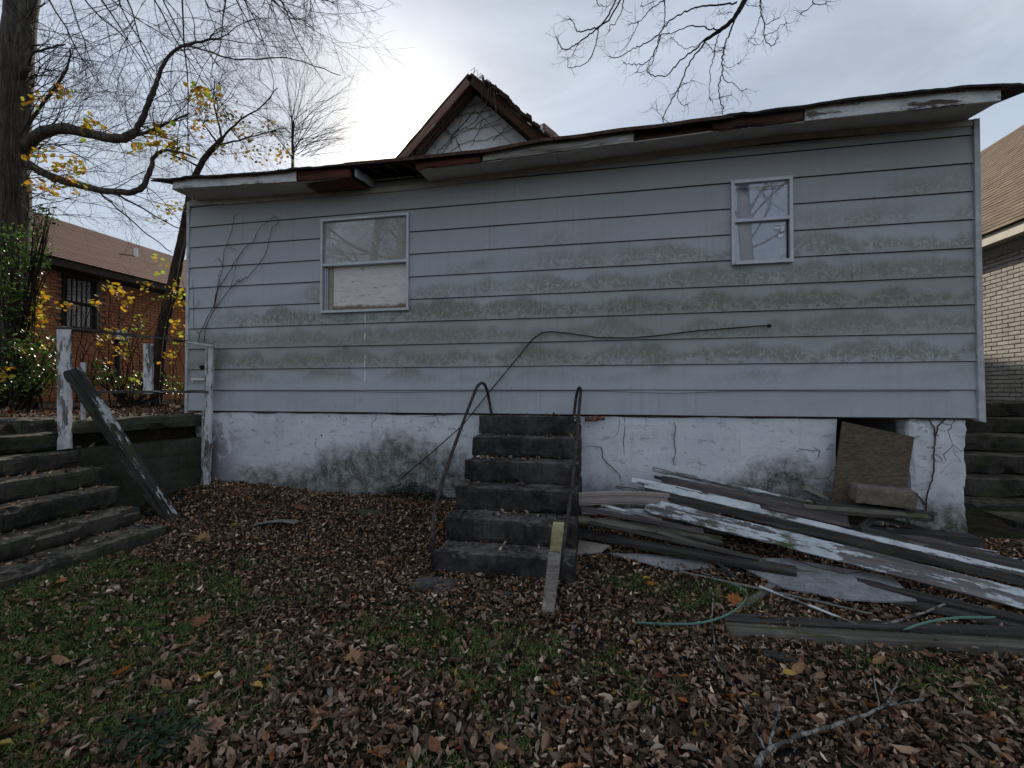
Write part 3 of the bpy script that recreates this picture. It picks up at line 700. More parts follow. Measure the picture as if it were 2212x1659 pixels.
# ---- roof sheet
EX = [-5.62, -5.488, -5.277, -3.78, -2.81, -2.18, -1.26, -0.545, 0.36, 1.244, 1.865, 2.49, 3.3, 3.66, 3.78]
EZ = [3.972, 3.982, 3.969, 3.922, 3.916, 3.907, 3.902, 3.952, 3.969, 3.989, 4.014, 4.033, 4.027, 3.992, 3.945]
NX = 150; rows = [(-0.505, 0.0), (-0.46, 0.018), (-0.36, 0.055), (0.4, 0.27), (3.3, 1.05)]
vs = []; fs = []
for side in (0, 1):
    for (y, dz) in rows:
        for i in range(NX + 1):
            x = -5.62 + 9.40 * i / NX
            e = interp(x, EX, EZ) + 0.010 * mnoise.noise(Vector((x * 2.3, 0, 0))) + (0.006 * mnoise.noise(Vector((x * 13, 5, 0))) if y < -0.45 else 0)
            if mnoise.noise(Vector((x * 1.3, 8, 2))) > 0.25 and y < -0.45: e += 0.01
            ys_ = y + (0.02 * mnoise.noise(Vector((x * 5, 2, 7))) if y < -0.45 else 0)
            vs.append((x, ys_, e + dz - (0.022 if side else 0)))
n1 = NX + 1; nr = len(rows)
for s in (0, 1):
    for r in range(nr - 1):
        for i in range(NX):
            b = s * nr * n1 + r * n1 + i; f = (b, b + 1, b + n1 + 1, b + n1); fs.append(f if s == 0 else f[::-1])
for i in range(NX): fs.append((i, nr*n1 + i, nr*n1 + i + 1, i + 1))
for r in range(nr - 1):
    a = r * n1; b = a + n1; A = nr * n1 + a; B = A + n1
    fs.append((a, b, B, A)); fs.append((a + NX, A + NX, B + NX, b + NX))
roof = MB().add(vs, fs).build('roof', M['roofing'], house)
# rusty drip edge along the middle
vs = []; fs = []; n = 60
for i in range(n + 1):
    x = -2.9 + 4.2 * i / n; e = interp(x, EX, EZ) + 0.010 * mnoise.noise(Vector((x * 2.3, 0, 0)))
    vs += [(x, -0.512, e - 0.03), (x, -0.514, e + 0.004), (x, -0.40, e + 0.052)]
for i in range(n): q = 3 * i; fs += [(q, q + 1, q + 4, q + 3), (q + 1, q + 2, q + 5, q + 4)]
o = MB().add(vs, fs).build('drip_edge', M['drip'], roof)

# ---- open cracks in the render coat
def c6(x, y): return ((2200 + x / 1.2289) * 0.553, (1550 + y / 1.2289) * 0.553)
for st_ in ([(110,235),(160,240),(185,245),(190,290),(220,325),(250,352),(272,372),(278,410)], [(292,95),(296,150),(290,210),(293,280)], [(532,120),(540,160),(530,200),(538,260),(528,330)], [(1200,240),(1230,262),(1215,300),(1245,330)], [(1130,250),(1180,258),(1230,255)]):
    P = [atY(*c6(x, y), 0.004) for x, y in st_]; Q = []
    for a, b in zip(P[:-1], P[1:]):
        for k in range(4): Q.append(a.lerp(b, k / 4) + Vector((mnoise.noise(a * 40 + Vector((k, 0, 0))), 0, mnoise.noise(a * 40 + Vector((0, k, 0))))) * 0.010)
    Q.append(P[-1]); n = len(Q)
    Q = [Vector((q.x, -0.006 + 0.016 * mnoise.noise(Vector((q.x, 0, q.z)) * 2.6), q.z)) for q in Q]
    MB().tube(Q, [0.0052 * (0.35 + 0.65 * math.sin(math.pi * (i + 0.5) / n)) for i in range(n)], 4).build('crack', M['wire'], house)
# ---- windows
def window(x0, x1, z0, z1, zm, w, name_lbl):
    """aluminium single-hung window, a part of the house with its own pieces"""
    Yf, Yb = -0.062, 0.045
    e = MB()
    e.box((x0 - 0.005, Yf, z0 - 0.006), (x0 + w, Yb, z1 + 0.005)); e.box((x1 - w, Yf, z0 - 0.006), (x1 + 0.005, Yb, z1 + 0.005))
    e.box((x0 + w, Yf, z1 - w), (x1 - w, Yb, z1 + 0.005)); e.box((x0 + w, Yf - 0.012, z0 - 0.008), (x1 - w, Yb, z0 + w))
    win = e.build('window', M['alu'], house); win['label'] = name_lbl
    MB().box((x0 + w, Yf + 0.006, zm - 0.016), (x1 - w, Yb - 0.03, zm + 0.016)).build('meeting_rail', M['alu'], win).location = (0, 0, 0)
    return win
def wpart(win, mb, name, mat):
    me = mb.mesh(name, wloc(house)); return link(name, me, mat, win)
w1 = window(*WIN[0], 2.885, 0.022, 'boarded wide aluminium window')
for ch in w1.children:
    pass
def fix_children(win):
    for ch in win.children: ch.matrix_parent_inverse = Matrix.Identity(4)
fix_children(w1)
x0, x1, z0, z1 = WIN[0]
wpart(w1, MB().box((x0 + .03, -0.028, 2.907), (x1 - .03, -0.024, z1 - .03)), 'pane', M['pane_left'])
fr = MB(); fr.box((x0 + .03, -0.022, z0 + .03), (x0 + .05, 0.03, 2.863)); fr.box((x0 + .055, -0.01, z0 + .03), (x0 + .068, 0.03, 2.863)); wpart(w1, fr, 'sash_track', M['alu'])
wpart(w1, MB().box((x0 + 0.075, 0.012, z0 + 0.012), (x0 + 0.128, 0.04, z1 - 0.02)), 'wooden_stop', M['strip'])
b = MB(); b.box((0, 0, 0), (x1 - x0 - 0.165, 0.012, z1 - z0 - 0.04)); me = b.mesh('board'); bo = link('boarding_panel', me, M['osb_white'], w1)
bo.location = Vector((x0 + 0.135, 0.018, z0 + 0.02)) - wloc(house)
wpart(w1, MB().box((x0 - 0.02, 0.05, z0 - 0.02), (x1 + 0.02, 0.07, z1 + 0.02)), 'backing_panel', M['dark'])
w2 = window(*WIN[1], 3.10, 0.028, 'small aluminium window with taped pane')
x0, x1, z0, z1 = WIN[1]
wpart(w2, MB().box((x0 + .034, -0.034, 3.122), (x1 - .034, -0.030, z1 - .034)), 'pane', M['pane_right'])
wpart(w2, MB().box((x0 + .030, -0.012, z0 + .030), (x1 - .042, -0.008, 3.082)), 'pane', M['pane_right'])
wpart(w2, MB().box((x1 - .041, -0.020, z0 + .030), (x1 - .029, 0.01, 3.082)), 'sash_track', M['iron'])
wpart(w2, MB().box((x0 + .01, 0.012, z0 + .01), (x1 - .01, 0.018, z1 - .01)), 'window_blind', M['blind'])
for (a, b_, c, d) in ((x1 - .155, x1 - .064, 3.035, 3.052), (x1 - .16, x1 - .10, 2.995, 3.018), (x1 - .105, x1 - .064, 2.965, 3.030), (x1 - .128, x1 - .082, 2.905, 2.94)):
    wpart(w2, MB().box((a, -0.0165, c), (b_, -0.0125, d)), 'tape_strip', M['tape'])
wpart(w2, MB().box((x0 + .034, -0.0295, 3.44), (x1 - .07, -0.0285, 3.458)), 'shade_edge', M['wire'])

# ---- rear gable and unseen main roof standing behind the lean-to
GA = atY(1014.6, 159.4, 2.5)          # outer apex
GW = atY(1025.6, 202.0, 3.0)          # apex of the wall triangle
mainbody = MB(); mainbody.box((-7.5, 3.6, 0.0), (2.5, 19.0, 4.7)); mainbody.build('unseen_main_wall', M['siding'], house)  # unseen body, widened so that its shadow covers the yard
mr_ = MB()
mr_.add([(-7.9, 3.3, 4.55), (2.9, 3.3, 4.75), (2.9, 11.5, 6.3), (-7.9, 11.5, 6.3), (-7.9, 19.4, 4.6), (2.9, 19.4, 4.75),
         (-7.9, 3.3, 4.45), (2.9, 3.3, 4.65), (2.9, 19.4, 4.65), (-7.9, 19.4, 4.45)],
        [(0,1,2,3),(3,2,5,4),(6,9,8,7),(0,6,7,1),(4,5,8,9),(1,7,8,5,2),(0,3,4,9,6)])
mr_.build('unseen_main_roof', M['roofing'], house)  # unseen roof, edge and ridge shaped for the shadow line on the tan brick
hw = 2.5
MB().add([(GW.x - hw, 3.02, GW.z - hw), (GW.x + hw, 3.02, GW.z - hw), (GW.x, 3.02, GW.z), (GW.x - hw, 3.55, GW.z - hw), (GW.x + hw, 3.55, GW.z - hw), (GW.x, 3.55, GW.z)],
         [(0,1,2),(5,4,3),(0,3,4,1),(1,4,5,2),(2,5,3,0)]).build('gable_wall', M['mortar_right'], house)
def gp(s, t): return Vector((GW.x + s, 0, GW.z - t))
# three cladding sheets with open seams: centre triangle and two rake sheets
dv = 0.33
def sheet(pts, y0=2.995, y1=3.018):
    n = len(pts); vs = [(p.x, y0, p.z) for p in pts] + [(p.x, y1, p.z) for p in pts]
    fs = [tuple(range(n)), tuple(range(2*n-1, n-1, -1))] + [((i+1) % n, i, n+i, n+(i+1) % n) for i in range(n)]
    flip_normals(MB().add(vs, fs).build('gable_sheet', M['gable'], house))
sheet([gp(0, dv + 0.012), gp(-2.0, 2.0 + dv + 0.012), gp(2.0, 2.0 + dv + 0.012)], 2.989, 3.018)
sheet([gp(-0.004, 0.01), gp(-0.004, dv - 0.006), gp(-2.1, 2.1 + dv - 0.006), gp(-2.1, 2.11)])
sheet([gp(0.004, 0.01), gp(2.1, 2.11), gp(2.1, 2.1 + dv - 0.006), gp(0.004, dv - 0.006)])
# roof slabs of the gable, 45 degrees, with an overhang towards the yard
for s, nm in ((-1, 'gable_roof'), (1, 'gable_roof')):
    y0 = 2.5; y1 = 7.5; L = 2.6; n = 26
    vs = []; fs = []
    for i in range(n + 1):
        k = L * i / n; jag = (0.05 * abs(mnoise.noise(Vector((k * 7, 1, 3)))) if s > 0 else 0.015 * mnoise.noise(Vector((k * 5, 4, 3))))
        th = 0.05 + (0.06 * abs(mnoise.noise(Vector((k * 9, 6, 3)))) if s > 0 else 0)
        nx_, nz2 = s * 0.7071, 0.7071
        px, pz = GA.x + s * k, GA.z - k - 0.02
        for (yy, h) in ((y0 - jag, 0), (y1, 0), (y1, th), (y0 - jag, th)):
            vs.append((px + nx_ * h, yy, pz + nz2 * h))
    for i in range(n):
        q = 4 * i
        for j in range(4): fs.append((q + j, q + (j + 1) % 4, q + 4 + (j + 1) % 4, q + 4 + j))
    fs += [(0, 1, 2, 3), (4*n+3, 4*n+2, 4*n+1, 4*n)]
    flip_normals(MB().add(vs, fs).build(nm, M['gable_roof'], house))
# rake boards
def rake(s, off, w, y, mat, seed):
    a = Vector((GA.x + s * 0.02, y, GA.z - off - 0.02)); b = a + Vector((s * 2.55, 0, -2.55))
    beam('rake_board', a, b, w, 0.025, mat, (0, -1, 0), seed)
rake(-1, 0.10, 0.13, 2.52, M['gable_rake'], 1); rake(1, 0.10, 0.12, 2.52, M['gable_roof'], 2)
# soffit boards under the left overhang
for i in range(3):
    y = 2.62 + 0.13 * i
    a = Vector((GA.x - 0.05, y, GA.z - 0.115 - 0.002 * i)); b = a + Vector((-2.5, 0, -2.5))
    beam('gable_soffit_board', a, b, 0.122, 0.015, M['gable_rake'], (-0.7, 0, 0.7), 5 + i)
for i in range(3):
    y = 2.62 + 0.13 * i
    a = Vector((GA.x + 0.05, y, GA.z - 0.115 - 0.002 * i)); b = a + Vector((2.5, 0, -2.5))
    beam('gable_soffit_board', a, b, 0.122, 0.015, M['fascia_dark'], (0.7, 0, 0.7), 9 + i)
# ragged loose shingles along the weathered right slope
rnd = random.Random(5)
for i in range(34):
    k = 0.22 + 1.5 * i / 33 + rnd.uniform(-.02, .02); h = rnd.uniform(0.015, 0.05) * (1.4 if 0.3 < k < 1.2 else 0.8)
    c = Vector((GA.x + k + 0.03, 2.46 + rnd.uniform(-.02, .10), GA.z - k + 0.045))
    m = Matrix.Rotation(R(45 + rnd.uniform(-14, 14)), 3, 'Y')
    pts = []
    for (a, b2, c2) in ((-.06,-.05,0),(.07,-.05,0),(.06,.08,0),(-.05,.08,0)): pts.append(c + m @ Vector((a * rnd.uniform(.7, 1.3), b2, rnd.uniform(-.01, .01))))
    flip_normals(MB().quadbox(*pts, m @ Vector((0, 0, h))).build('loose_shingle', M['gable_roof'], house))
# small second peak peeping over the ridge
pk = atY(1173, 271.7, 4.6)
for s, mat in ((-1, 'gable'), (1, 'gable_rake')):
    a = pk; b = pk + Vector((s * 0.75, 0, -0.72))
    beam('dormer_rake', a, b, 0.10, 0.05, M[mat], (0, -1, 0), 20 + s)
    MB().quadbox(a + Vector((0, 0.03, 0.03)), b + Vector((0, 0.03, 0.03)), b + Vector((0, 2.0, 0.03)), a + Vector((0, 2.0, 0.03)), (0, 0, 0.05)).build('dormer_roof', M['roof_left'], house)
MB().add([tuple(pk + Vector(v)) for v in ((0, .06, 0), (-.7, .06, -.7), (.7, .06, -.7), (0, .3, 0), (-.7, .3, -.7), (.7, .3, -.7))],
         [(0,1,2),(5,4,3),(0,3,4,1),(1,4,5,2),(2,5,3,0)]).build('dormer_wall', M['gable'], house)

# ------------------------------------------------------------------ neighbour houses
def brick_run(parent, X, face, y0, y1, z0, z1, mat, key, limit=300, holes=()):
    """running-bond bricks on a wall at x = X whose face looks towards face (+1/-1); biggest in view stay single pieces"""
    BW, BH, J = 0.198, 0.0577, 0.010
    me = bpy.data.meshes.new('brick'); t = MB().add(*rough_box((-0.03, -BW/2, -BH/2), (0.03, BW/2, BH/2), 0.2, 0.003, 0.0015, 5, 2)); me = t.mesh('brick'); me.materials.append(mat)
    items = []; r = int((z1 - z0) / (BH + J))
    rn = random.Random(3)
    for i in range(r):
        z = z0 + (i + 0.5) * (BH + J); off = (BW + J) / 2 if i % 2 else 0
        y = y0 + off
        while y < y1:
            if not any(h[0] - 0.1 < y < h[1] + 0.1 and h[2] < z < h[3] for h in holes): items.append((y, z))
            y += BW + J
    items.sort(key=key); off = wloc(parent)
    for (y, z) in items[:limit]:
        o = bpy.data.objects.new('brick', me); COL.objects.link(o); o.parent = parent
        o.location = Vector((X + face * rn.uniform(-0.002, 0.004), y, z)) - off
    rest = items[limit:]
    if rest:
        mb = MB()
        for (y, z) in rest: mb.box((X - 0.03, y - BW/2, z - BH/2), (X + 0.03, y + BW/2, z + BH/2))
        o = mb.build('brick_field', mat, parent); o['kind'] = 'stuff'

# left neighbour: red brick bungalow, roof slope towards the yard
LX = -11.0
lh = thing('brick_bungalow', 'red brick bungalow with brown shingle roof behind the ivy', 'house', (LX, 4.0, 0.9))
wl = [atX(135, 590, LX + .03), atX(207, 718, LX + .03)]
wy0, wy1 = sorted((wl[0].y, wl[1].y)); wz0, wz1 = wl[1].z, wl[0].z
MB().box((LX - 7, -2.0, 0.3), (LX, 15, 3.75)).build('wall', M['mortar_left'], lh)
brick_run(lh, LX, 1, 1.3, 6.2, 1.05, 3.70, M['brick_left'], lambda t: abs(t[0] - 3.9) + 0.8 * abs(t[1] - 2.6), 300, [(wy0, wy1, wz0, wz1)])
we = MB(); f_ = 0.07
we.box((LX - .05, wy0, wz0), (LX + .06, wy0 + f_, wz1)); we.box((LX - .05, wy1 - f_, wz0), (LX + .06, wy1, wz1)); we.box((LX - .05, wy0 + f_, wz1 - f_), (LX + .06, wy1 - f_, wz1)); we.box((LX - .05, wy0 + f_, wz0), (LX + .06, wy1 - f_, wz0 + f_))
lw = we.build('window', M['eave_dark'], lh)
def sub(par, mb, name, mat):
    root = par
    while root.parent is not None: root = root.parent
    return link(name, mb.mesh(name, wloc(root)), mat, par)
sub(lw, MB().box((LX + .01, wy0 + f_, wz0 + f_), (LX + .02, wy1 - f_, wz1 - f_)), 'pane', M['pane_left'])
sub(lw, MB().box((LX + .02, wy0 + f_, (wz0 + wz1) / 2 - .03), (LX + .05, wy1 - f_, (wz0 + wz1) / 2 + .03)), 'meeting_rail', M['eave_dark'])
for i in range(7):
    y = wy0 + (wy1 - wy0) * (i + 0.5) / 7; sub(lw, MB().box((LX + .07, y - .009, wz0 - .03), (LX + .088, y + .009, wz1 + .03)), 'security_bar', M['iron'])
for i in range(3):
    z = wz0 + 0.02 + (wz1 - wz0 - 0.04) * i / 2; sub(lw, MB().box((LX + .089, wy0 - .02, z - .012), (LX + .10, wy1 + .02, z + .012)), 'security_bar', M['iron'])
# eave and roof courses
EXL, EZL, SL = -10.55, 3.93, 0.50
MB().box((EXL - 0.02, -2.4, EZL - 0.17), (EXL + 0.01, 15.4, EZL - 0.01)).build('fascia_board', M['eave_dark'], lh)
MB().box((LX - 0.02, -2.4, 3.755), (EXL - 0.021, 15.4, 3.775)).build('soffit', M['eave_dark'], lh)
WR = 4.2
mrl = MB(); mrl.add([(EXL + .04, -2.5, EZL - .02), (EXL + .04, 15.5, EZL - .02), (EXL - WR, 15.5, EZL + WR * SL), (EXL - WR, -2.5, EZL + WR * SL), (EXL - 2*WR, -2.5, EZL), (EXL - 2*WR, 15.5, EZL)],
        [(0,1,2,3),(3,2,5,4),(0,4,5,1),(0,3,4),(1,5,2)]); mrl.build('roof_deck', M['eave_dark'], lh)
nrow = 33
for i in range(nrow):
    a = EXL + 0.05 - WR * i / nrow; b = EXL + 0.05 - WR * (i + 1) / nrow - 0.02
    za = EZL + (EXL - a) * SL + 0.010; zb = EZL + (EXL - b) * SL + 0.002
    MB().quadbox((a, -2.5, za), (a, 15.5, za), (b, 15.5, zb), (b, -2.5, zb), (0, 0, 0.009)).build('shingle_course', M['roof_left'], lh)
v_ = atX(293, 541, EXL - 2.2)
MB().tube([(EXL - 2.2, v_.y, EZL + 1.0), (EXL - 2.2, v_.y, EZL + 1.34)], 0.055, 10).build('vent_pipe', M['pvc'], lh)
mt = [atX(u, v, LX + .05) for u, v in ((246, 712), (262, 735), (250, 770))]
MB().box((LX + .03, mt[0].y, mt[1].z), (LX + .13, mt[1].y + .1, mt[0].z)).build('meter_box', M['alu'], lh)
MB().box((LX + .03, mt[0].y + .05, mt[2].z - .5), (LX + .08, mt[0].y + .12, mt[1].z - .003)).build('conduit', M['iron'], lh)

# right neighbour: tan brick house
RX = 6.3
rh = thing('tan_brick_house', 'tan brick house with brown shingle roof close beside the grey house', 'house', (RX, 3.5, 0.0))
MB().box((RX, 1.0, -0.3), (RX + 6.4, 13, 3.60)).build('wall', M['mortar_right'], rh)
brick_run(rh, RX, -1, 2.4, 5.2, 0.1, 3.55, M['brick_right'], lambda t: t[0] - 0.05 * t[1], 300)
EXR = 6.0; EZR = 3.74; WRR = 3.7
MB().box((EXR, 0.7, EZR - .17), (EXR + .025, 13.3, EZR - .01)).build('fascia_board', M['eave_cream'], rh)
MB().box((EXR + .026, 0.7, 3.605), (RX + .05, 13.3, 3.62)).build('soffit', M['eave_cream'], rh)
MB().add([(EXR, 0.6, EZR), (EXR, 13.4, EZR), (EXR + WRR, 13.4, EZR + WRR), (EXR + WRR, 0.6, EZR + WRR), (EXR + 2*WRR, 0.6, EZR), (EXR + 2*WRR, 13.4, EZR)],
         [(3,2,1,0),(4,5,2,3),(1,5,4,0),(4,3,0),(2,5,1)]).build('roof_deck', M['eave_dark'], rh)
rn = random.Random(9); ex = 0.13; items = []
nr_ = int(WRR * 1.4142 / ex)
for i in range(nr_):
    off = 0.17 * (i % 2) + 0.05 * (i % 3)
    for j in range(48): items.append((i, 0.7 + off + 0.27 * j))
# the stretch that shows past the corner of the grey house comes first
items.sort(key=lambda t: abs(t[1] - (3.0 + 0.07 * t[0])) + 0.0 * t[0])
def shingle_geo(i, y, rr):
    s0 = i * ex - 0.01; s1 = s0 + ex + 0.03; wd = 0.262
    lift = 0.012 + rr.uniform(0, 0.006); k = 0.70711
    P = lambda s, yy, h: (EXR - 0.03 + s * k - h * k, yy, EZR + 0.0 + s * k + h * k)
    y += rr.uniform(-.004, .004)
    return ([P(s0, y, lift), P(s0, y + wd, lift), P(s1, y + wd, 0.004), P(s1, y, 0.004), P(s0, y, 0.002), P(s0, y + wd, 0.002)],
            [(0,3,2,1),(0,1,5,4),(0,4,3),(1,2,5)])
for (i, y) in items[:300]: MB().add(*shingle_geo(i, y, rn)).build('shingle', M['roof_right'], rh)
mb = MB()
for (i, y) in items[300:]: mb.add(*shingle_geo(i, y, rn))
mb.build('shingle_field', M['roof_right'], rh)['kind'] = 'stuff'
# ------------------------------------------------------------------ centre steps with pipe rails
steps = thing('concrete_steps', 'six dark weathered concrete steps rising to the blank grey wall', 'steps', (-0.8, -0.75, -0.3))
ztop = [-0.114 + 0.22 * i for i in range(6)]; yfr = [-1.50 + 0.275 * i for i in range(6)]
for i in range(6):
    zb = ztop[i - 1] + 0.0005 if i else -0.55
    x0, x1 = -1.412 + 0.004 * i, -0.196 - 0.003 * (i % 2)
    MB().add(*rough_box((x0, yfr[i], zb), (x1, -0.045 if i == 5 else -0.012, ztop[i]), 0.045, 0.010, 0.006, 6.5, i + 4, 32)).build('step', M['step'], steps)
def rail_pipe(pts, name, mat, parent, r, label):
    # smooth the traced run
    P = [Vector(p) for p in pts]
    for _ in range(2):
        Q = [P[0]]
        for a, b in zip(P[:-1], P[1:]): Q += [a * 0.75 + b * 0.25, a * 0.25 + b * 0.75]
        Q.append(P[-1]); P = Q
    o = MB().tube(P, r, 10).build(name, mat, parent, True); o['label'] = label; return o
lp = [atZ(937, 1246, -0.34)] + [atY(u, v, y) for u, v, y in ((933, 1180, -1.74), (936, 1110, -1.60), (949, 1062, -1.45), (962, 1020, -1.25), (981, 965, -0.95), (1003, 905, -0.62), (1021, 858, -0.40), (1030, 836, -0.32), (1038, 827, -0.27), (1046, 828, -0.22), (1052, 842, -0.17), (1057, 865, -0.13), (1062, 897, -0.11))]
rail_pipe(lp, 'handrail', M['rust'], steps, 0.017, 'bent rusty pipe handrail looping over the top step')
rp = [atZ(1209, 1268, -0.36)] + [atY(u, v, y) for u, v, y in ((1213, 1200, -1.62), (1224, 1130, -1.42), (1235, 1060, -1.15), (1242, 990, -0.85), (1248, 920, -0.52), (1253, 860, -0.25), (1255, 842, -0.20), (1252, 836, -0.17), (1248, 842, -0.15), (1244, 860, -0.12), (1240, 898, -0.10))]
rail_pipe(rp, 'handrail', M['rust'], steps, 0.017, 'straight dark pipe handrail with a tight hook at the top')
pd = atG(943, 1268)
o = MB().add(*rough_box((pd.x - 0.20, pd.y - 0.12, -0.40), (pd.x + 0.17, pd.y + 0.13, pd.z + 0.035), 0.05, 0.012, 0.006, 6, 31)).build('concrete_pad', M['paver'])
tag(o, 'small grey concrete pad under the foot of the bent pipe rail', 'slab')
pd = atG(1075, 1283)
o = MB().add(*rough_box((pd.x - 0.13, pd.y - 0.07, -0.40), (pd.x + 0.12, pd.y + 0.06, pd.z + 0.012), 0.04, 0.014, 0.008, 6, 33)).build('paving_fragment', M['paver'])
tag(o, 'half buried concrete fragment in the leaves before the dark steps', 'slab')
# stake
st = thing('wooden_stake', 'weathered grey wooden stake with a yellow cut top before the steps', 'stake', (-0.36, -2.02, -0.32))
m_ = MB(); vs, fs = rough_box((-0.045, -0.03, 0.0), (0.045, 0.04, 0.50), 0.03, 0.006, 0.003, 8, 2)
lean = lambda p: (p[0] + (-0.37 + 0.075 * p[2] / 0.62) , p[1] - 2.02, p[2] - 0.36)
MB().add([lean(p) for p in vs], fs).build('post', M['stake'], st)
vs, fs = rough_box((-0.041, -0.022, 0.502), (0.042, 0.035, 0.70), 0.025, 0.004, 0.002, 8, 6)
MB().add([lean(p) for p in vs], fs).build('cut_top', M['stake_top'], st)
# rusty pipe stub beside the top step
e = MB(); a = atY(1264, 906, -0.06); b = atY(1306, 903, -0.10)
e.tube([a, a.lerp(b, 0.42)], 0.026, 12); e.tube([a.lerp(b, 0.40), a.lerp(b, 0.62)], 0.033, 12); e.tube([a.lerp(b, 0.6), b], 0.024, 12)
tag(e.build('drain_pipe', M['rust_red'], None, True), 'short rusty pipe stub poking out beside the top step', 'pipe')
# loose white string at the rail foot
rn = random.Random(4); a = atY(1246, 902, -0.14); pts = [a + Vector((rn.uniform(-.05, .07), rn.uniform(-.02, .01), 0.03 - 0.014 * i + rn.uniform(-.015, .015))) for i in range(9)]
tag(MB().tube(pts, 0.0025, 5).build('string', M['pvc']), 'scrap of white string caught at the top of the steps', 'string')

# ------------------------------------------------------------------ left stair, block wall, slab, fence
stair = thing('concrete_stair', 'broad worn mossy concrete stair climbing to the raised terrace', 'stairs', (-5.0, -2.6, -0.3))
nx_ = [-4.27, -4.575, -4.85, -5.07, -5.34, -5.54]; nz_ = [-0.075, 0.09, 0.295, 0.48, 0.655, 0.84]
for i in range(6):
    zb = nz_[i - 1] + 0.0006 if i else -0.6
    vs, fs = rough_box((-7.2, -4.4, zb), (nx_[i], -1.40 - 0.006 * i, nz_[i]), 0.05, 0.018, 0.013, 3.8, i + 40, 56)
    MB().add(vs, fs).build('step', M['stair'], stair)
A_, B_ = Vector((-5.52, -1.385, 0)), Vector((-5.235, -0.02, 0)); dW = (B_ - A_); LW = dW.length; dW.normalize(); nW = Vector((dW.y, -dW.x, 0))
bw = thing('block_wall', 'low retaining wall of dark concrete blocks under the fence', 'wall', (-5.4, -0.7, -0.2))
mm = Matrix((dW, -nW, Vector((0, 0, 1)))).transposed()
H = 0.205; rows_ = [0.655 - H * (i + 1) for i in range(5)]
for i, z in enumerate(rows_):
    s = -0.22 * (i % 2)
    while s < LW:
        a, b = max(s, 0) + 0.006, min(s + 0.42, LW) - 0.006
        if b - a > 0.05:
            vs, fs = rough_box((a, 0.0, z + 0.006), (b, 0.19, z + H - 0.006), 0.07, 0.006, 0.004, 7, i * 7 + int(s * 10))
            MB().add([A_ + mm @ Vector(p) for p in vs], fs).build('block', M['cblock'], bw)
        s += 0.42
MB().add([A_ + mm @ Vector(p) for p in rough_box((0.004, 0.012, -0.4), (LW - 0.004, 0.18, 0.645), 0.3, 0.001, 0.001)[0]], rough_box((0.004, 0.012, -0.4), (LW - 0.004, 0.18, 0.645), 0.3, 0.001, 0.001)[1]).build('mortar_core', M['cblock'], bw)
vs, fs = rough_box((-0.02, -0.015, 0.80), (LW + 0.02, 1.35, 0.955), 0.07, 0.016, 0.008, 5, 77)
tag(MB().add([A_ + mm @ Vector(p) for p in vs], fs).build('concrete_slab', M['slab']), 'dark concrete slab capping the block wall with a hollow beneath', 'slab')
vs, fs = rough_box((0.0, 0.16, 0.60), (LW, 1.2, 0.80), 0.12, 0.02, 0.02, 5, 78)
tag(MB().add([A_ + mm @ Vector(p) for p in vs], fs).build('earth_bank', M['soil']), kind='structure')
vs, fs = rough_box((-8.6, -1.72, 0.70), (-5.72, -1.42, 0.985), 0.08, 0.016, 0.010, 5, 81)
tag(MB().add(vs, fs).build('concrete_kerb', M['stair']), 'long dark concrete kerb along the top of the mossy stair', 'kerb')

fence = thing('terrace_fence', 'broken white painted wooden fence on the terrace edge', 'fence', (-5.4, -0.8, 0.7))
def fp(name, p0, p1, w, t, mat, up=(0, -1, 0), seed=0, warp=0.0): return plank(name, p0, p1, w, t, mat, up, seed, parent=fence, warp=warp, step=0.05, edge=0.004)
tw = nW
fp('post', (-5.50, -1.47, 0.66), (-5.515, -1.48, 1.92), 0.115, 0.045, M['post_white'], (0.5, -0.85, 0), 1)
fp('post', (-5.585, -1.44, 0.66), (-5.60, -1.45, 1.90), 0.060, 0.045, M['post_white'], (0.5, -0.85, 0), 2)
p2 = [atX(323, 742, -5.40), atX(323, 851, -5.40)]
fp('post', p2[1], p2[0], 0.10, 0.045, M['post_white'], (0.35, -0.93, 0), 3)
p3 = [atY(458, 750, -0.12), atY(449, 1042, -0.12)]
fp('post', p3[1] - Vector((0, 0, 0.1)), p3[0], 0.085, 0.045, M['post_white'], (0.2, -0.97, 0), 4)
fp('post', p3[1] + Vector((-0.075, 0.03, -0.1)), p3[1] + Vector((-0.075, 0.03, 0.95)), 0.06, 0.04, M['post_white'], (0.2, -0.97, 0), 5)
fp('post', p3[0] + Vector((-0.075, 0.02, -0.70)), p3[0] + Vector((-0.07, 0.02, -0.02)), 0.05, 0.04, M['post_white'], (0.2, -0.97, 0), 6)
t0 = Vector((-5.57, -1.52, 1.925)); t1 = Vector((p3[0].x - 0.22, -0.22, 1.90)); t2 = p3[0] + Vector((0.06, -0.03, -0.0))
fp('top_rail', t0, t1, 0.09, 0.032, M['rail_top'], (0, 0, 1), 7, 0.004)
fp('rail_cap', t1 + Vector((-0.03, -0.08, 0.0)), t2, 0.10, 0.026, M['post_white'], (0, 0, 1), 8)
fp('lower_rail', (-5.42, -1.35, 1.245), (p3[0].x - 0.03, -0.16, 1.245), 0.075, 0.03, M['rail_top'], (0, 0, 1), 9, 0.004)
fp('stub', (-5.42, -1.36, 0.96), (-5.42, -1.37, 1.58), 0.045, 0.03, M['post_white'], (0.5, -0.85, 0), 10)
plank('fallen_rail', atY(152, 793, -1.53) + Vector((0, 0, -0.03)), atZ(381, 1140, -0.27), 0.165, 0.055, M['rail_fallen'], (0.80, -0.50, 0.35), 11,
      'slipped handrail board with peeling white paint slanting down the mossy stair', 'board', step=0.03, edge=0.006, amp=0.004)

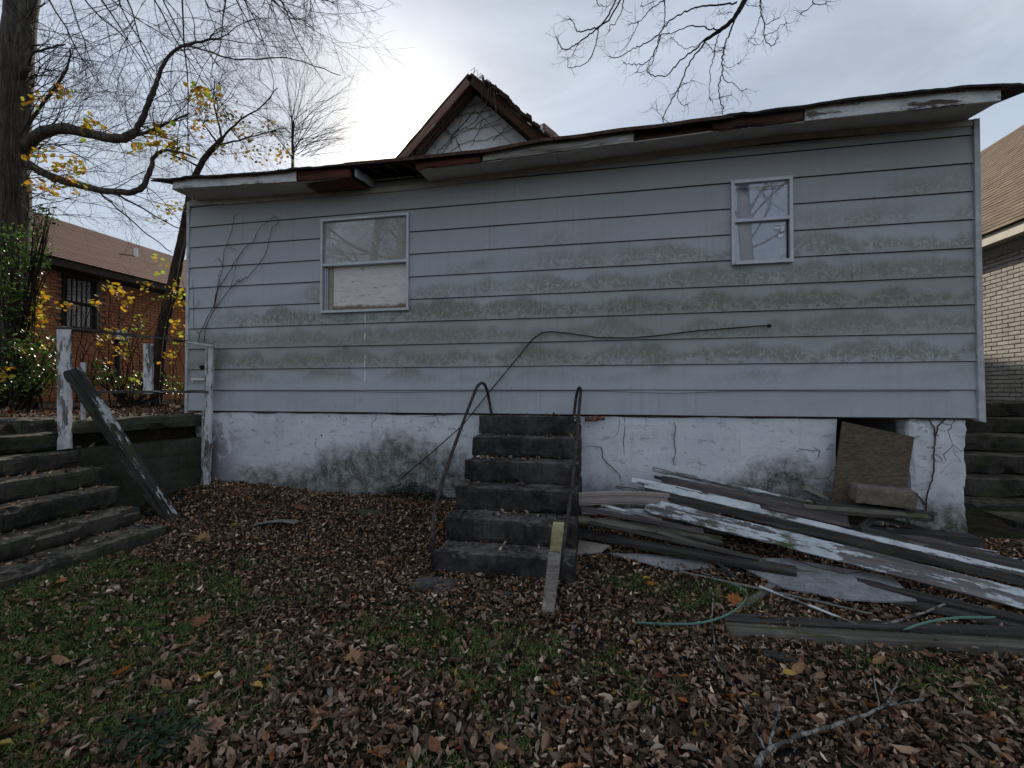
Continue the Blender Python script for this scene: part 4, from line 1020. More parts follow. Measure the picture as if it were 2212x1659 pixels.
# side steps between the two houses
ss = thing('side_steps', 'dark mossy concrete steps climbing between the grey and tan houses', 'steps', (4.8, 1.6, -0.2))
sy = [0.95, 1.30, 1.62, 1.95, 2.28, 2.60]; sz = [-0.03, 0.20, 0.45, 0.68, 0.89, 1.10]
for i in range(6):
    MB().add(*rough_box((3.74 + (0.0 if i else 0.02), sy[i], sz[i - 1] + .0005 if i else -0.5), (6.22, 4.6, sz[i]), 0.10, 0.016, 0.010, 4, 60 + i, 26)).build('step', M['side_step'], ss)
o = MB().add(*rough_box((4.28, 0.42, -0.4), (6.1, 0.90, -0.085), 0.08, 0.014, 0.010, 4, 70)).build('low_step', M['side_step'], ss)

# ------------------------------------------------------------------ things fixed to or leaning on the wall
cab = [atY(u, v, -0.055) for u, v in ((1662, 703), (1640, 704), (1590, 708), (1500, 715), (1420, 725), (1360, 730), (1290, 729), (1230, 720), (1190, 716), (1170, 719), (1150, 733), (1120, 770), (1060, 843))] + [atY(u, v, y) for u, v, y in ((1000, 918, -0.07), (930, 980, -0.10), (866, 1034, -0.14))]
tag(MB().tube(cab, 0.0065, 7).build('cable', M['cable'], None, True), 'black cable drooping across the grey siding to the ground', 'cable')
kn = atY(1662, 704, -0.05); kb = MB().add(*rough_box((kn.x - .02, -0.07, kn.z - .016), (kn.x + .02, -0.036, kn.z + .018), 0.015, 0.008, 0.004, 30, 3))
tag(kb.build('cable_clamp', M['cable']), 'small black clamp at the upper end of the wall cable', 'clamp')
wr = []
for i in range(61):
    x = -5.0 + 8.4 * i / 60; wr.append((x, -0.040, 1.272 - 0.004 * math.sin(x * 3) - 0.02 * max(0, math.sin(x * 1.9)) ** 2))
tag(MB().tube(wr, 0.0028, 5).build('thin_wire', M['wire']), 'thin grey wire strung along the lowest siding joint', 'wire')
a = atY(417, 820, -0.07); e = MB()
e.tube([a + Vector((0.24, 0.02, 0)), a + Vector((0.03, 0, 0)), a + Vector((0, 0, -0.012)), a + Vector((0, 0, -0.055))], 0.014, 10); e.tube([a + Vector((0.045, 0, 0)), a + Vector((-0.012, 0, 0))], 0.019, 10)
tag(e.build('elbow_pipe', M['pvc'], None, True), 'white plastic elbow pipe beside the corner fence post', 'pipe')
a = atY(437, 793, -0.045); e = MB(); e.tube([a + Vector((0, 0.03, 0)), a + Vector((0, -0.02, 0))], 0.028, 14); e.tube([a + Vector((0, -0.021, 0)), a + Vector((0, -0.03, 0))], 0.017, 12)
tag(e.build('wall_fitting', M['cable'], None, True), 'round black fitting on the siding above the white elbow pipe', 'fitting')

S4 = 1.8433
def c4(x, y): return ((600 + x / S4) * 0.553, (500 + y / S4) * 0.553)
VN = [[(325,1545),(330,1490),(380,1380),(430,1290),(452,1180),(478,1080),(500,1000),(505,900),(525,850),(560,740),(575,660),(590,622),(612,618)],
      [(360,1545),(372,1450),(430,1310),(545,1165),(600,1112),(680,1072),(740,1000),(810,905),(822,840),(855,712),(892,690),(900,660),(872,630),(850,650)],
      [(430,1290),(470,1150),(560,1010),(585,960),(650,870),(720,815),(745,750),(780,705),(850,660)],
      [(545,1160),(578,1090),(585,1020),(600,960),(640,880)], [(500,1000),(470,940),(440,955)], [(525,860),(570,865),(600,882)], [(330,1490),(290,1440),(283,1200),(285,1095)], [(285,1310),(320,1270),(328,1240)],
      [(590,1100),(620,1090),(625,1110)], [(440,1290),(470,1130),(465,1060),(480,1030)], [(375,1560),(440,1545),(465,1520)]]
vine = MB(); rn = random.Random(12)
for st_ in VN:
    P = [atY(*c4(x, y), -0.054) for x, y in st_]
    Q = []
    for a, b in zip(P[:-1], P[1:]):
        for k in range(4): Q.append(a.lerp(b, k / 4) + Vector((rn.uniform(-.006, .006), rn.uniform(-.004, .004), rn.uniform(-.006, .006))))
    Q.append(P[-1]); n = len(Q); r0 = 0.0055 if len(st_) > 8 else 0.0035
    vine.tube(Q, [r0 * (1 - 0.6 * i / n) for i in range(n)], 5)
    for q in Q[::1]:
        if rn.random() < 0.75:
            d = Vector((rn.uniform(-1, 1), -0.2, rn.uniform(-.6, 1))) * rn.uniform(0.008, 0.03); vine.tube([q, q + d], [0.0022, 0.001], 3)
tag(vine.build('dead_vine', M['vine']), 'dead vine climbing the siding at the corner by the fence', 'vine')
vine = MB()
def c4b(x, y): return ((2200 + x / 1.2289) * 0.553, (1550 + y / 1.2289) * 0.553)
for st_ in ([(1750,100),(1780,150),(1788,200),(1778,270),(1780,340),(1772,400),(1748,460),(1740,550)], [(1845,100),(1800,140),(1788,190)], [(1740,520),(1710,480),(1690,465)]):
    P = [atY(*c4b(x, y), -0.02) for x, y in st_]; Q = []
    for a, b in zip(P[:-1], P[1:]):
        for k in range(5): Q.append(a.lerp(b, k / 5) + Vector((rn.uniform(-.006, .006), 0, rn.uniform(-.005, .005))))
    Q.append(P[-1]); vine.tube(Q, 0.0065, 5)
    for q in Q:
        if rn.random() < 0.6: vine.tube([q, q + Vector((rn.uniform(-.03, .03), 0.0, rn.uniform(-.02, .02)))], 0.002, 3)
tag(vine.build('dead_vine', M['vine']), 'forked dead vine on the stucco pier right of the leaning chipboard', 'vine')
# vines over the gable
vine = MB(); rn = random.Random(22)
def cg(x, y): return ((1450 + x / 2.212) * 0.553, (230 + y / 2.212) * 0.553)
GV = [[(565,810),(680,700),(760,600),(850,500),(895,440)], [(620,810),(700,690),(760,640),(880,600),(960,520),(1060,490)], [(690,800),(760,740),(860,710),(980,700),(1120,650),(1230,600)], [(640,600),(680,640),(740,700),(780,800)],
      [(660,540),(740,500),(830,470),(960,460),(1050,430)], [(700,640),(820,590),(900,540),(940,470),(1000,400)], [(760,420),(780,500),(750,600),(700,660)], [(1050,700),(1110,650),(1180,580),(1240,560)], [(860,760),(930,620),(960,520)],
      [(770,400),(850,410),(960,370)], [(600,580),(660,640),(700,720)], [(520,700),(560,770)], [(820,600),(960,600),(1120,560)], [(950,590),(1080,540),(1160,500)]]
for st_ in GV:
    P = [atY(*cg(x, y), 2.97) for x, y in st_]; Q = []
    for a, b in zip(P[:-1], P[1:]):
        for k in range(5): Q.append(a.lerp(b, k / 5) + Vector((rn.uniform(-.015, .015), 0, rn.uniform(-.015, .015))))
    Q.append(P[-1]); vine.tube(Q, 0.0045, 4)
    for q in Q:
        if rn.random() < 0.7: vine.tube([q, q + Vector((rn.uniform(-.07, .07), -0.01, rn.uniform(-.05, .06)))], [0.0028, 0.0015], 3)
for i in range(46):     # stems hanging down the left overhang
    k = rn.uniform(0.05, 1.5); s = GA + Vector((-k, rn.uniform(0.0, 0.4), -k - 0.13)); L = rn.uniform(0.4, 1.1)
    d = Vector((-0.70, 0, -0.72)) * L
    vine.tube([s, s + d * 0.5 + Vector((rn.uniform(-.03, .03), 0, rn.uniform(-.03, .0))), s + d], 0.006, 3)
for i in range(24):     # dry grassy tendrils at the ridge end
    k = rn.uniform(0, 0.45); s = GA + Vector((k, -0.05, -k + 0.05)); L = rn.uniform(0.2, 0.55)
    vine.tube([s, s + Vector((0.08, -0.02, 0.03)), s + Vector((0.12 + rn.uniform(-.1, .05), -0.03, -L))], 0.004, 3)
tag(vine.build('dead_vine', M['vine']), 'tangle of dead vines over the white gable', 'vine')

# ------------------------------------------------------------------ crawlspace cover, block and the board heap
P0, P1, P2, P3 = atY(1800, 1080, -0.34), atY(1957, 1062, -0.34), atY(1988, 925, -0.05), atY(1838, 903, -0.05)
ex_ = (P1 - P0).normalized(); P0b = P0 + (P0 - P3) * 0.30; P1b = P1 + (P1 - P2) * 0.30
m3 = Matrix((ex_, Vector((0, 0, 1)).cross(ex_).normalized(), Vector((0, 0, 1)))).transposed()
cover = bpy.data.meshes.new('crawlspace_cover'); t = MB().quadbox(P0b, P1b, P2, P3, (0, 0.012, 0.003)); inv = m3.inverted()
cover.from_pydata([tuple(inv @ (Vector(v) - P0b)) for v in t.v], [], t.f); cover.update()
o = link('crawlspace_cover', cover, M['osb_brown']); o.matrix_world = Matrix.Translation(P0b) @ m3.to_4x4(); flip_normals(o)
tag(o, 'brown chipboard sheet leaning over the crawlspace hole', 'board')
vs, fs = rough_box((0, 0, 0), (0.47, 0.19, 0.165), 0.035, 0.010, 0.005, 9, 15)
mt_ = Matrix.Translation((2.30, -0.56, 0.245)) @ Matrix.Rotation(R(-7), 4, 'Z') @ Matrix.Rotation(R(4), 4, 'Y')
tag(MB().add([mt_ @ Vector(p) for p in vs], fs).build('concrete_block', M['block']), 'tan concrete block holding the chipboard sheet in place', 'block')

sd_ = [100]
def bd(name, label, p0, p1, w, t, mat, up=(0, 0, 1), cat='board', warp=0.0, edge=0.004, ragged=0.0, step=0.05):
    sd_[0] += 1; w *= 0.86; t *= 0.85; warp = warp or 0.012 * math.sin(sd_[0] * 2.3); ragged = ragged or 0.012
    return plank(name, p0, p1, w, t, M[mat], up, sd_[0], label, cat, None, None, warp, step, edge, 0.003, ragged)
Yp = atY; Gp = atG
# long white trim with dark trough below
gt = thing('gutter_trim', 'long white edged wooden trim lying highest across the board heap', 'trim', Yp(1700, 1150, -0.8) )
def part(par, name, p0, p1, w, t, mat, up, warp=0):
    sd_[0] += 1; return plank(name, p0, p1, w, t, M[mat], up, sd_[0], parent=par, warp=warp, step=0.05)
a, b = Yp(1392, 1050, -0.56), Gp(2235, 1246, 0.16)
part(gt, 'lip', a, b, 0.055, 0.022, 'w_white', (0, -0.75, 0.66), 0.018)
part(gt, 'lower_face', a + Vector((0, -0.012, -0.05)), b + Vector((0, -0.012, -0.055)), 0.075, 0.02, 'w_dark', (0, -0.95, 0.25), 0.018)
bd('wide_board', 'wide peeling white board with mossy lower edge at the front of the heap', Yp(1395, 1092, -0.66), Gp(2240, 1305, 0.10), 0.185, 0.026, 'w_peel', (0, -0.72, 0.69), warp=0.02, ragged=0.03)
bd('weathered_board', 'dark board with flaking black paint behind the long white trim', Yp(1428, 1040, -0.36), Yp(1835, 1128, -0.60), 0.155, 0.025, 'w_flaky', (0, -0.75, 0.66))
bd('edge_strip', 'narrow white edged strip along the back of the heap', Yp(1408, 1016, -0.26), Yp(1800, 1103, -0.44), 0.05, 0.045, 'w_peel', (0, -0.4, 0.9))
bd('dark_strip', 'thin dark strip just below the white edged back strip', Yp(1412, 1030, -0.29), Yp(1800, 1112, -0.48), 0.045, 0.02, 'w_dark', (0, -0.9, 0.3))
bd('box_beam', 'square ended white beam at the upper end of the heap', Yp(1363, 1046, -0.50), Yp(1640, 1106, -0.62), 0.085, 0.075, 'w_white', (0, -0.5, 0.85))
# vinyl strip: ribbed profile along a gentle curve
prof = [(-0.062, 0.0), (-0.05, 0.010), (-0.022, 0.012), (-0.016, 0.004), (0.012, 0.006), (0.018, 0.014), (0.046, 0.013), (0.055, 0.0), (0.064, 0.004)]
vs = []; fs = []; n = 16
for i in range(n + 1):
    k = i / n; c = Yp(1236 + 210 * k, 1079 - 8 * math.sin(k * 2.0) + 8 * k * k, -0.80 + 0.16 * k)
    for (s, h) in prof: vs.append((c.x, c.y - h - 0.02 * s, c.z - s))
    for (s, h) in prof: vs.append((c.x, c.y - h + 0.003, c.z - s))
m = len(prof)
for i in range(n):
    b_ = i * 2 * m
    for j in range(m - 1): fs += [(b_ + j, b_ + j + 1, b_ + 2*m + j + 1, b_ + 2*m + j), (b_ + m + j + 1, b_ + m + j, b_ + 3*m + j, b_ + 3*m + j + 1)]
tag(MB().add(vs, fs).build('vinyl_strip', M['vinyl']), 'pinkish tan vinyl siding strip running from the steps under the heap', 'siding strip')
bd('blue_white_board', 'short white board in the shade under the vinyl strip', Yp(1256, 1104, -0.62), Yp(1440, 1106, -0.66), 0.075, 0.02, 'w_white', (0, -1, 0.15))
bd('broken_strip', 'broken mossy white strip ending in mid heap', Yp(1300, 1092, -0.72), Yp(1432, 1124, -0.85), 0.04, 0.02, 'w_peel', (0, -0.6, 0.8), ragged=0.03)
bd('mossy_plank', 'dark mossy plank running out from beside the steps', Yp(1238, 1124, -0.90), Gp(1560, 1172, 0.10), 0.11, 0.045, 'w_moss', (0, -0.45, 0.9))
bd('dark_plank', 'black wet plank lowest beside the steps', Gp(1238, 1152, 0.08), Gp(1720, 1240, 0.05), 0.14, 0.05, 'w_dark', (0, -0.2, 1))
bd('dark_plank', 'black wet plank lying along under the wide peeling board', Gp(1845, 1262, 0.03), Gp(2240, 1354, 0.04), 0.10, 0.05, 'w_dark', (0, -0.2, 1))
bd('dark_plank', 'dark plank half under the leaves at the right end of the heap', Gp(1900, 1300, 0.01), Gp(2240, 1368, 0.02), 0.11, 0.04, 'w_dark')
bd('dark_plank', 'narrow dark plank behind the second green strap', Gp(1960, 1370, 0.01), Gp(2250, 1402, 0.02), 0.06, 0.05, 'w_dark')
bd('lath', 'long thin grey lath lying before the asphalt sheet', Gp(1468, 1236, 0.05), Gp(1885, 1328, 0.03), 0.03, 0.014, 'w_grey')
bd('white_strip', 'thin white strip slanting down towards the front timber', Gp(1640, 1268, 0.07), Gp(1855, 1352, 0.04), 0.026, 0.018, 'w_white', (0, -0.5, 0.86))
bd('dark_offcut', 'short dark offcut under the thin white strip', Gp(1668, 1268, 0.02), Gp(1600, 1316, 0.01), 0.075, 0.035, 'w_grey')
bd('dark_stick', 'dark stick crossing the asphalt sheets', Gp(1498, 1182, 0.07), Gp(1602, 1262, 0.03), 0.04, 0.025, 'w_dark')
bd('front_timber', 'long square timber lying nearest the camera in the leaves', Gp(1568, 1378, -0.02), Gp(2260, 1422, -0.02), 0.15, 0.095, 'w_moss', (0, 0.05, 1), 'timber')
bd('back_timber', 'flat dark timber lying against the long square timber', Gp(1560, 1350, -0.01), Gp(2260, 1386, -0.01), 0.13, 0.075, 'w_dark', (0, 0, 1), 'timber')
bd('burnt_piece', 'charred black scrap in the leaves below the long timber', Gp(1648, 1418, 0.0), Gp(1742, 1440, 0.0), 0.10, 0.03, 'w_dark')
bd('short_timber', 'short sawn timber poking up against the stucco wall', Yp(1732, 1056, -0.30), Yp(1850, 1108, -0.20), 0.07, 0.05, 'w_grey', (0, -0.7, 0.7))
bd('mossy_pole', 'mossy squared pole under the tan concrete block', Yp(1735, 1101, -0.52), Yp(2008, 1124, -0.66), 0.075, 0.055, 'w_moss', (0, -0.4, 0.9))
bd('weathered_board', 'broken dark board with scaly paint right of the crossed heap', Yp(1912, 1150, -0.62), Gp(2170, 1216, 0.10), 0.13, 0.03, 'w_flaky', (0, -0.65, 0.75), ragged=0.03)
bd('dark_board', 'long dark board along the back right of the heap', Yp(1860, 1150, -0.70), Gp(2240, 1232, 0.10), 0.14, 0.03, 'w_dark', (0, -0.5, 0.86))
bd('crossing_board', 'short dark board standing across the heap', Yp(1838, 1158, -0.66), Yp(1890, 1110, -0.50), 0.09, 0.03, 'w_dark', (0.5, -0.8, 0.3))
bd('white_scrap', 'white plastic strip at the foot of the stucco pier', Gp(2048, 1176, 0.03), Gp(2160, 1194, 0.03), 0.035, 0.012, 'w_white')
bd('white_scrap', 'white plastic scrap at the right edge beside the mossy side steps', Gp(2176, 1203, 0.02), Gp(2240, 1214, 0.02), 0.04, 0.01, 'w_white')
bd('white_scrap', 'small white scrap below the second green strap', Gp(2090, 1382, 0.03), Gp(2145, 1390, 0.03), 0.02, 0.006, 'w_white')
bd('wood_chip', 'small dark wood chip on the long white trim', Yp(1758, 1133, -0.84), Yp(1800, 1147, -0.86), 0.03, 0.02, 'w_grey', (0, -.7, .7))
for i in range(4):
    bd('buried_plank', ['dark plank hidden at the bottom of the heap by the wall', 'dark plank deep in the heap below the box beam', 'dark plank deep in the heap below the pole', 'dark plank under the tan concrete block'][i],
       [(0.3, -0.45, -0.12), (0.6, -0.62, -0.05), (1.6, -0.5, 0.02), (2.0, -0.45, 0.16)][i], [(2.9, -0.5, -0.1), (2.6, -0.75, -0.1), (3.2, -0.62, -0.05), (2.9, -0.52, 0.12)][i], 0.2, 0.08, 'w_dark')
rt = random.Random(91)
SL_ = ['behind the long white trim', 'between the trim and the wide peeling board', 'at the upper end of the heap', 'below the wide peeling board', 'beside the tan concrete block', 'across the dark planks', 'near the right end of the heap', 'over the mossy plank']
for i, (a, b, mt, w) in enumerate([((1440, 1062, -.45), (1900, 1168, -.72), 'w_flaky', .06), ((1500, 1112, -.70), (2050, 1222, -.95), 'w_dark', .07), ((1330, 1052, -.42), (1560, 1092, -.5), 'w_peel', .045), ((1420, 1150, -.95), (1860, 1268, -1.25), 'w_moss', .05),
        ((1770, 1080, -.42), (2010, 1150, -.55), 'w_dark', .07), ((1270, 1128, -.95), (1640, 1208, -1.25), 'w_dark', .05), ((1950, 1172, -.75), (2235, 1240, -.85), 'w_grey', .06), ((1255, 1100, -.8), (1520, 1150, -.95), 'w_flaky', .07)]):
    bd('thin_board', 'thin weathered board ' + SL_[i], Yp(*a), Yp(*b), w, 0.02, mt, (rt.uniform(-.15, .15), -0.6, 0.75), warp=rt.uniform(-.03, .02), ragged=0.03)
def sheet_poly(name, label, pts, th, mat, cat):
    base = [atG(u, v, h) for (u, v, h) in pts]; n = len(base)
    vs = []; N = 5
    # ragged outline: subdivide every side
    out = []
    for i in range(n):
        a, b = base[i], base[(i + 1) % n]
        for k in range(N): 
            p = a.lerp(b, k / N); 
            if k: p += Vector((mnoise.noise(p * 7), mnoise.noise(p * 7 + Vector((9, 0, 0))), 0)) * 0.018
            out.append(p)
    c = sum(out, Vector()) / len(out); m = len(out)
    vs = [tuple(p) for p in out] + [tuple(c + Vector((0, 0, 0.01)))] + [tuple(p - Vector((0, 0, th))) for p in out]
    fs = [(i, (i + 1) % m, m) for i in range(m)] + [((i + 1) % m, i, m + 1 + i, m + 1 + (i + 1) % m) for i in range(m)]
    return tag(flip_normals(MB().add(vs, fs).build(name, M[mat])), label, cat)
sheet_poly('asphalt_sheet', 'large grey asphalt sheet with a sharp corner lying before the heap', [(1562, 1204, .06), (1700, 1206, .07), (1928, 1246, .08), (1982, 1299, .06), (1830, 1294, .05), (1690, 1268, .04)], 0.012, 'sheet', 'sheet')
sheet_poly('asphalt_sheet', 'small ragged grey asphalt sheet half covered by leaves', [(1318, 1194, .03), (1420, 1198, .035), (1530, 1208, .04), (1545, 1226, .03), (1450, 1230, .03)], 0.010, 'sheet', 'sheet')
sheet_poly('broken_tile', 'pale broken tile leaning at the side of the steps', [(1242, 1164, .05), (1318, 1178, .06), (1298, 1192, .04), (1240, 1196, .03)], 0.014, 'tile', 'tile')
def strap(label, pts, w):
    P = [Vector(p) for p in pts]
    for _ in range(2):
        Q = [P[0]]
        for a, b in zip(P[:-1], P[1:]): Q += [a * 0.75 + b * 0.25, a * 0.25 + b * 0.75]
        Q.append(P[-1]); P = Q
    vs = []; fs = []
    for i, p in enumerate(P):
        t = (P[min(i + 1, len(P) - 1)] - P[max(i - 1, 0)]).normalized(); s = Vector((0, 0, 1)) * 0.9 + Vector((0, -0.3, 0)); s = (s - t * s.dot(t)).normalized() * w / 2; nn = t.cross(s).normalized() * 0.0012
        vs += [p - s - nn, p + s - nn, p + s + nn, p - s + nn]
    for i in range(len(P) - 1):
        q = 4 * i
        for j in range(4): fs.append((q + j, q + (j + 1) % 4, q + 4 + (j + 1) % 4, q + 4 + j))
    tag(flip_normals(MB().add(vs, fs).build('plastic_strap', M['strap'])), label, 'strap')
strap('green plastic strap curling through the leaves left of the timber', [atG(u, v, h) for u, v, h in ((1370, 1345, .03), (1440, 1348, .05), (1500, 1348, .06), (1550, 1338, .08), (1590, 1318, .10), (1608, 1300, .12), (1616, 1282, .12), (1600, 1268, .08), (1570, 1256, .04), (1540, 1250, .02))], 0.015)
strap('green plastic strap arching beside the lichen covered stick', [atG(u, v, h) for u, v, h in ((1952, 1362, .04), (1985, 1348, .08), (2030, 1338, .10), (2080, 1333, .10), (2150, 1334, .06))], 0.017)
def stick(name, label, paths, mat='stick'):
    mb = MB(); rr = random.Random(len(label))
    for (pts, r0, r1) in paths:
        r0 *= 0.78; r1 *= 0.78; P = [atG(u, v, h) for u, v, h in pts]; Q = []
        for a, b in zip(P[:-1], P[1:]):
            for k in range(4): Q.append(a.lerp(b, k / 4) + Vector((rr.uniform(-1, 1), rr.uniform(-1, 1), rr.uniform(-.6, .6))) * r0 * 0.7)
        Q.append(P[-1]); n = len(Q); mb.tube(Q, [(r0 + (r1 - r0) * i / (n - 1)) * rr.uniform(0.85, 1.15) for i in range(n)], 7)
    return tag(mb.build(name, M[mat], None, True), label, 'stick')
stick('fallen_branch', 'forked lichen covered branch lying in the near leaves', [([(1632, 1662, .05), (1655, 1622, .05), (1700, 1597, .06), (1780, 1573, .08), (1850, 1548, .07), (1925, 1522, .05), (1995, 1508, .03)], 0.016, 0.006),
      ([(1660, 1620, .05), (1672, 1570, .10), (1684, 1522, .14)], 0.010, 0.006), ([(1655, 1625, .05), (1642, 1600, .08), (1630, 1570, .10)], 0.009, 0.005), ([(1900, 1530, .06), (1893, 1490, .10), (1885, 1450, .14)], 0.006, 0.003), ([(1915, 1525, .06), (1930, 1490, .09), (1945, 1460, .12)], 0.006, 0.003)])
stick('fallen_branch', 'short lichen covered stick beside the arching green strap', [([(1900, 1352, .04), (1955, 1338, .05), (2010, 1318, .06), (2055, 1298, .07)], 0.013, 0.009), ([(2055, 1298, .07), (2080, 1262, .12), (2090, 1225, .2)], 0.004, 0.002), ([(2055, 1298, .07), (2110, 1285, .08)], 0.004, 0.002)])
stick('fallen_twig', 'thin dark lichen twig running down towards the forked branch', [([(1540, 1280, .14), (1537, 1340, .06), (1545, 1400, .03), (1560, 1440, .03), (1600, 1510, .03), (1640, 1580, .04)], 0.006, 0.005), ([(1560, 1440, .03), (1530, 1420, .04)], 0.004, 0.002)])
stick('fallen_twig', 'curved bare twig lying on the asphalt sheet', [([(1560, 1168, .12), (1680, 1195, .10), (1760, 1225, .10), (1830, 1240, .10), (1890, 1230, .10)], 0.007, 0.005)], 'vine')
stick('fallen_twig', 'pale bent twig in the leaves left of the crossing stick', [([(1470, 1218, .05), (1500, 1232, .05), (1545, 1246, .04), (1580, 1248, .03)], 0.006, 0.003)])
# scraps on the left of the yard
bd('flat_board', 'brown weathered board flat in the leaves left of the steps', Gp(548, 1134, .03), Gp(645, 1130, .05), 0.16, 0.02, 'w_grey', (0, 0.1, 1), warp=0.02)
bd('plastic_scrap', 'small black plastic scrap at the foot of the stucco wall', Gp(800, 1096, .02), Gp(838, 1096, .02), 0.06, 0.025, 'black_plastic')
st_ = atG(800, 1108); vs, fs = rough_box((-.2, -.09, -.08), (.2, .09, .045), 0.05, 0.05, 0.02, 6, 9)
tag(MB().add([st_ + Vector(p) for p in vs], fs).build('flat_stone', M['slab'], None, True), 'flat mossy stone in the leaves before the stained wall', 'stone')
# ------------------------------------------------------------------ trees and creepers
def rvec(rn): 
    while True:
        v = Vector((rn.uniform(-1, 1), rn.uniform(-1, 1), rn.uniform(-1, 1)))
        if 0.05 < v.length < 1: return v.normalized()
def grow(mb, p, d, L, r, lvl, rn, bend=0.18, grav=0.0, kids=5, spread=0.8, shrink=0.55, seg=7, tips=None):
    """one branch with wandering path and children; thin tubes"""
    pts = [Vector(p)]; d = Vector(d).normalized(); s = L / seg
    for i in range(seg):
        d = (d + rvec(rn) * bend + Vector((0, 0, -grav))).normalized(); pts.append(pts[-1] + d * s)
    mb.tube(pts, [max(0.0012, r * (1 - 0.75 * i / seg)) for i in range(seg + 1)], 5 if r > 0.012 else 3, cap=False)
    if tips is not None: tips.append((pts[-1], d)); tips.append((pts[seg // 2], d))
    if lvl <= 0: return
    for k in range(kids):
        f = rn.uniform(0.25, 0.98); i = min(seg - 1, int(f * seg)); q = pts[i].lerp(pts[i + 1], f * seg - i)
        dd = ((pts[i + 1] - pts[i]).normalized() + rvec(rn) * spread).normalized()
        grow(mb, q, dd, L * shrink * rn.uniform(0.6, 1.15), r * 0.5 * (1.1 - 0.5 * f), lvl - 1, rn, bend * 1.1, grav, max(2, kids - 1), spread, shrink, max(3, seg - 2), tips)
def smooth_path(P, it=2):
    P = [Vector(p) for p in P]
    for _ in range(it):
        Q = [P[0]]
        for a, b in zip(P[:-1], P[1:]): Q += [a * 0.75 + b * 0.25, a * 0.25 + b * 0.75]
        Q.append(P[-1]); P = Q
    return P
def limb(mb, P, r0, r1, n=8, wob=0.0, rn=random.Random(1)):
    P = smooth_path(P); m = len(P)
    P = [p + rvec(rn) * wob for p in P]
    mb.tube(P, [(r0 + (r1 - r0) * i / (m - 1)) * (1 + 0.12 * mnoise.noise(p * 6)) for i, p in enumerate(P)], n); return P

def leaves_mesh(name, items, mat, parent=None, kind=None):
    """items: (position, length, width, yaw, pitch, roll, colour); small folded leaf blades in one mesh"""
    n = len(items)
    T = np.array([(0,0,0),(.33,.5,.0),(.33,-.5,.0),(.33,0,-.07),(.7,.40,.0),(.7,-.40,.0),(.7,0,-.08),(1,0,0)], float)
    F = [(0,3,1),(0,2,3),(3,6,4,1),(3,2,5,6),(6,7,4),(6,5,7)]
    pos = np.array([tuple(i[0]) for i in items]); L = np.array([i[1] for i in items]); W = np.array([i[2] for i in items])
    ang = np.array([i[3:6] for i in items]); colr = np.array([i[6] for i in items])
    return leaf_cloud(name, pos, L, W, ang, colr, mat, T, F, parent, kind)
def leaf_cloud(name, pos, L, W, ang, colr, mat, T, F, parent=None, kind=None, curl=None, fold=None):
    n = len(pos); k = len(T)
    V = np.repeat(T[None], n, 0).copy(); 
    x = V[:, :, 0].copy(); y = V[:, :, 1].copy(); z = V[:, :, 2].copy()
    if curl is not None: z = z + curl[:, None] * (x - 0.45) ** 2 * 2.0
    if fold is not None: z = z + fold[:, None] * np.abs(y) * 1.4; 
    V[:, :, 0] = (x - 0.5) * L[:, None]; V[:, :, 1] = y * W[:, None]; V[:, :, 2] = z * L[:, None]
    cy, sy = np.cos(ang[:, 0]), np.sin(ang[:, 0]); cp, sp = np.cos(ang[:, 1]), np.sin(ang[:, 1]); cr, sr = np.cos(ang[:, 2]), np.sin(ang[:, 2])
    X, Y, Z = V[:, :, 0], V[:, :, 1], V[:, :, 2]
    Y, Z = cr[:, None] * Y - sr[:, None] * Z, sr[:, None] * Y + cr[:, None] * Z
    X, Z = cp[:, None] * X + sp[:, None] * Z, -sp[:, None] * X + cp[:, None] * Z
    X, Y = cy[:, None] * X - sy[:, None] * Y, sy[:, None] * X + cy[:, None] * Y
    P = np.stack([X, Y, Z], 2) + pos[:, None, :]
    off = np.array(wloc(parent)) if parent is not None else np.zeros(3)
    P = (P - off).reshape(-1, 3)
    me = bpy.data.meshes.new(name)
    me.vertices.add(n * k); me.vertices.foreach_set('co', P.astype(np.float32).ravel())
    lens = np.array([len(f) for f in F]); flat = np.array([i for f in F for i in f])
    loops = (flat[None] + (np.arange(n) * k)[:, None]).ravel()
    me.loops.add(len(loops)); me.loops.foreach_set('vertex_index', loops.astype(np.int32))
    tot = np.tile(lens, n); start = np.concatenate([[0], np.cumsum(tot)[:-1]])
    me.polygons.add(len(tot)); me.polygons.foreach_set('loop_start', start.astype(np.int32)); me.polygons.foreach_set('loop_total', tot.astype(np.int32))
    me.update(calc_edges=True)
    ca = me.color_attributes.new('col', 'FLOAT_COLOR', 'POINT')
    c = np.concatenate([np.repeat(colr, k, 0), np.ones((n * k, 1))], 1); ca.data.foreach_set('color', c.astype(np.float32).ravel())
    o = link(name, me, mat, parent)
    if kind: o['kind'] = kind
    return o
def leaf_items(rn, pts, L, W, cols, jit=0.03):
    out = []
    for p in pts:
        s = rn.uniform(0.7, 1.25); c = rn.choice(cols); k = rn.uniform(0.75, 1.2)
        out.append((Vector(p) + rvec(rn) * rn.uniform(0, jit), L * s, W * s * rn.uniform(.8, 1.2), rn.uniform(0, 6.28), rn.uniform(-0.9, 0.9), rn.uniform(-1.0, 1.0), (c[0]*k, c[1]*k, c[2]*k)))
    return out
YEL = [(0.55, 0.34, 0.02), (0.60, 0.42, 0.05), (0.45, 0.22, 0.02), (0.42, 0.38, 0.05), (0.5, 0.2, 0.03)]
GRN = [(0.05, 0.105, 0.018), (0.075, 0.15, 0.022), (0.03, 0.07, 0.014), (0.12, 0.19, 0.03)]
LIME = [(0.30, 0.42, 0.04), (0.22, 0.34, 0.03), (0.42, 0.46, 0.06)]

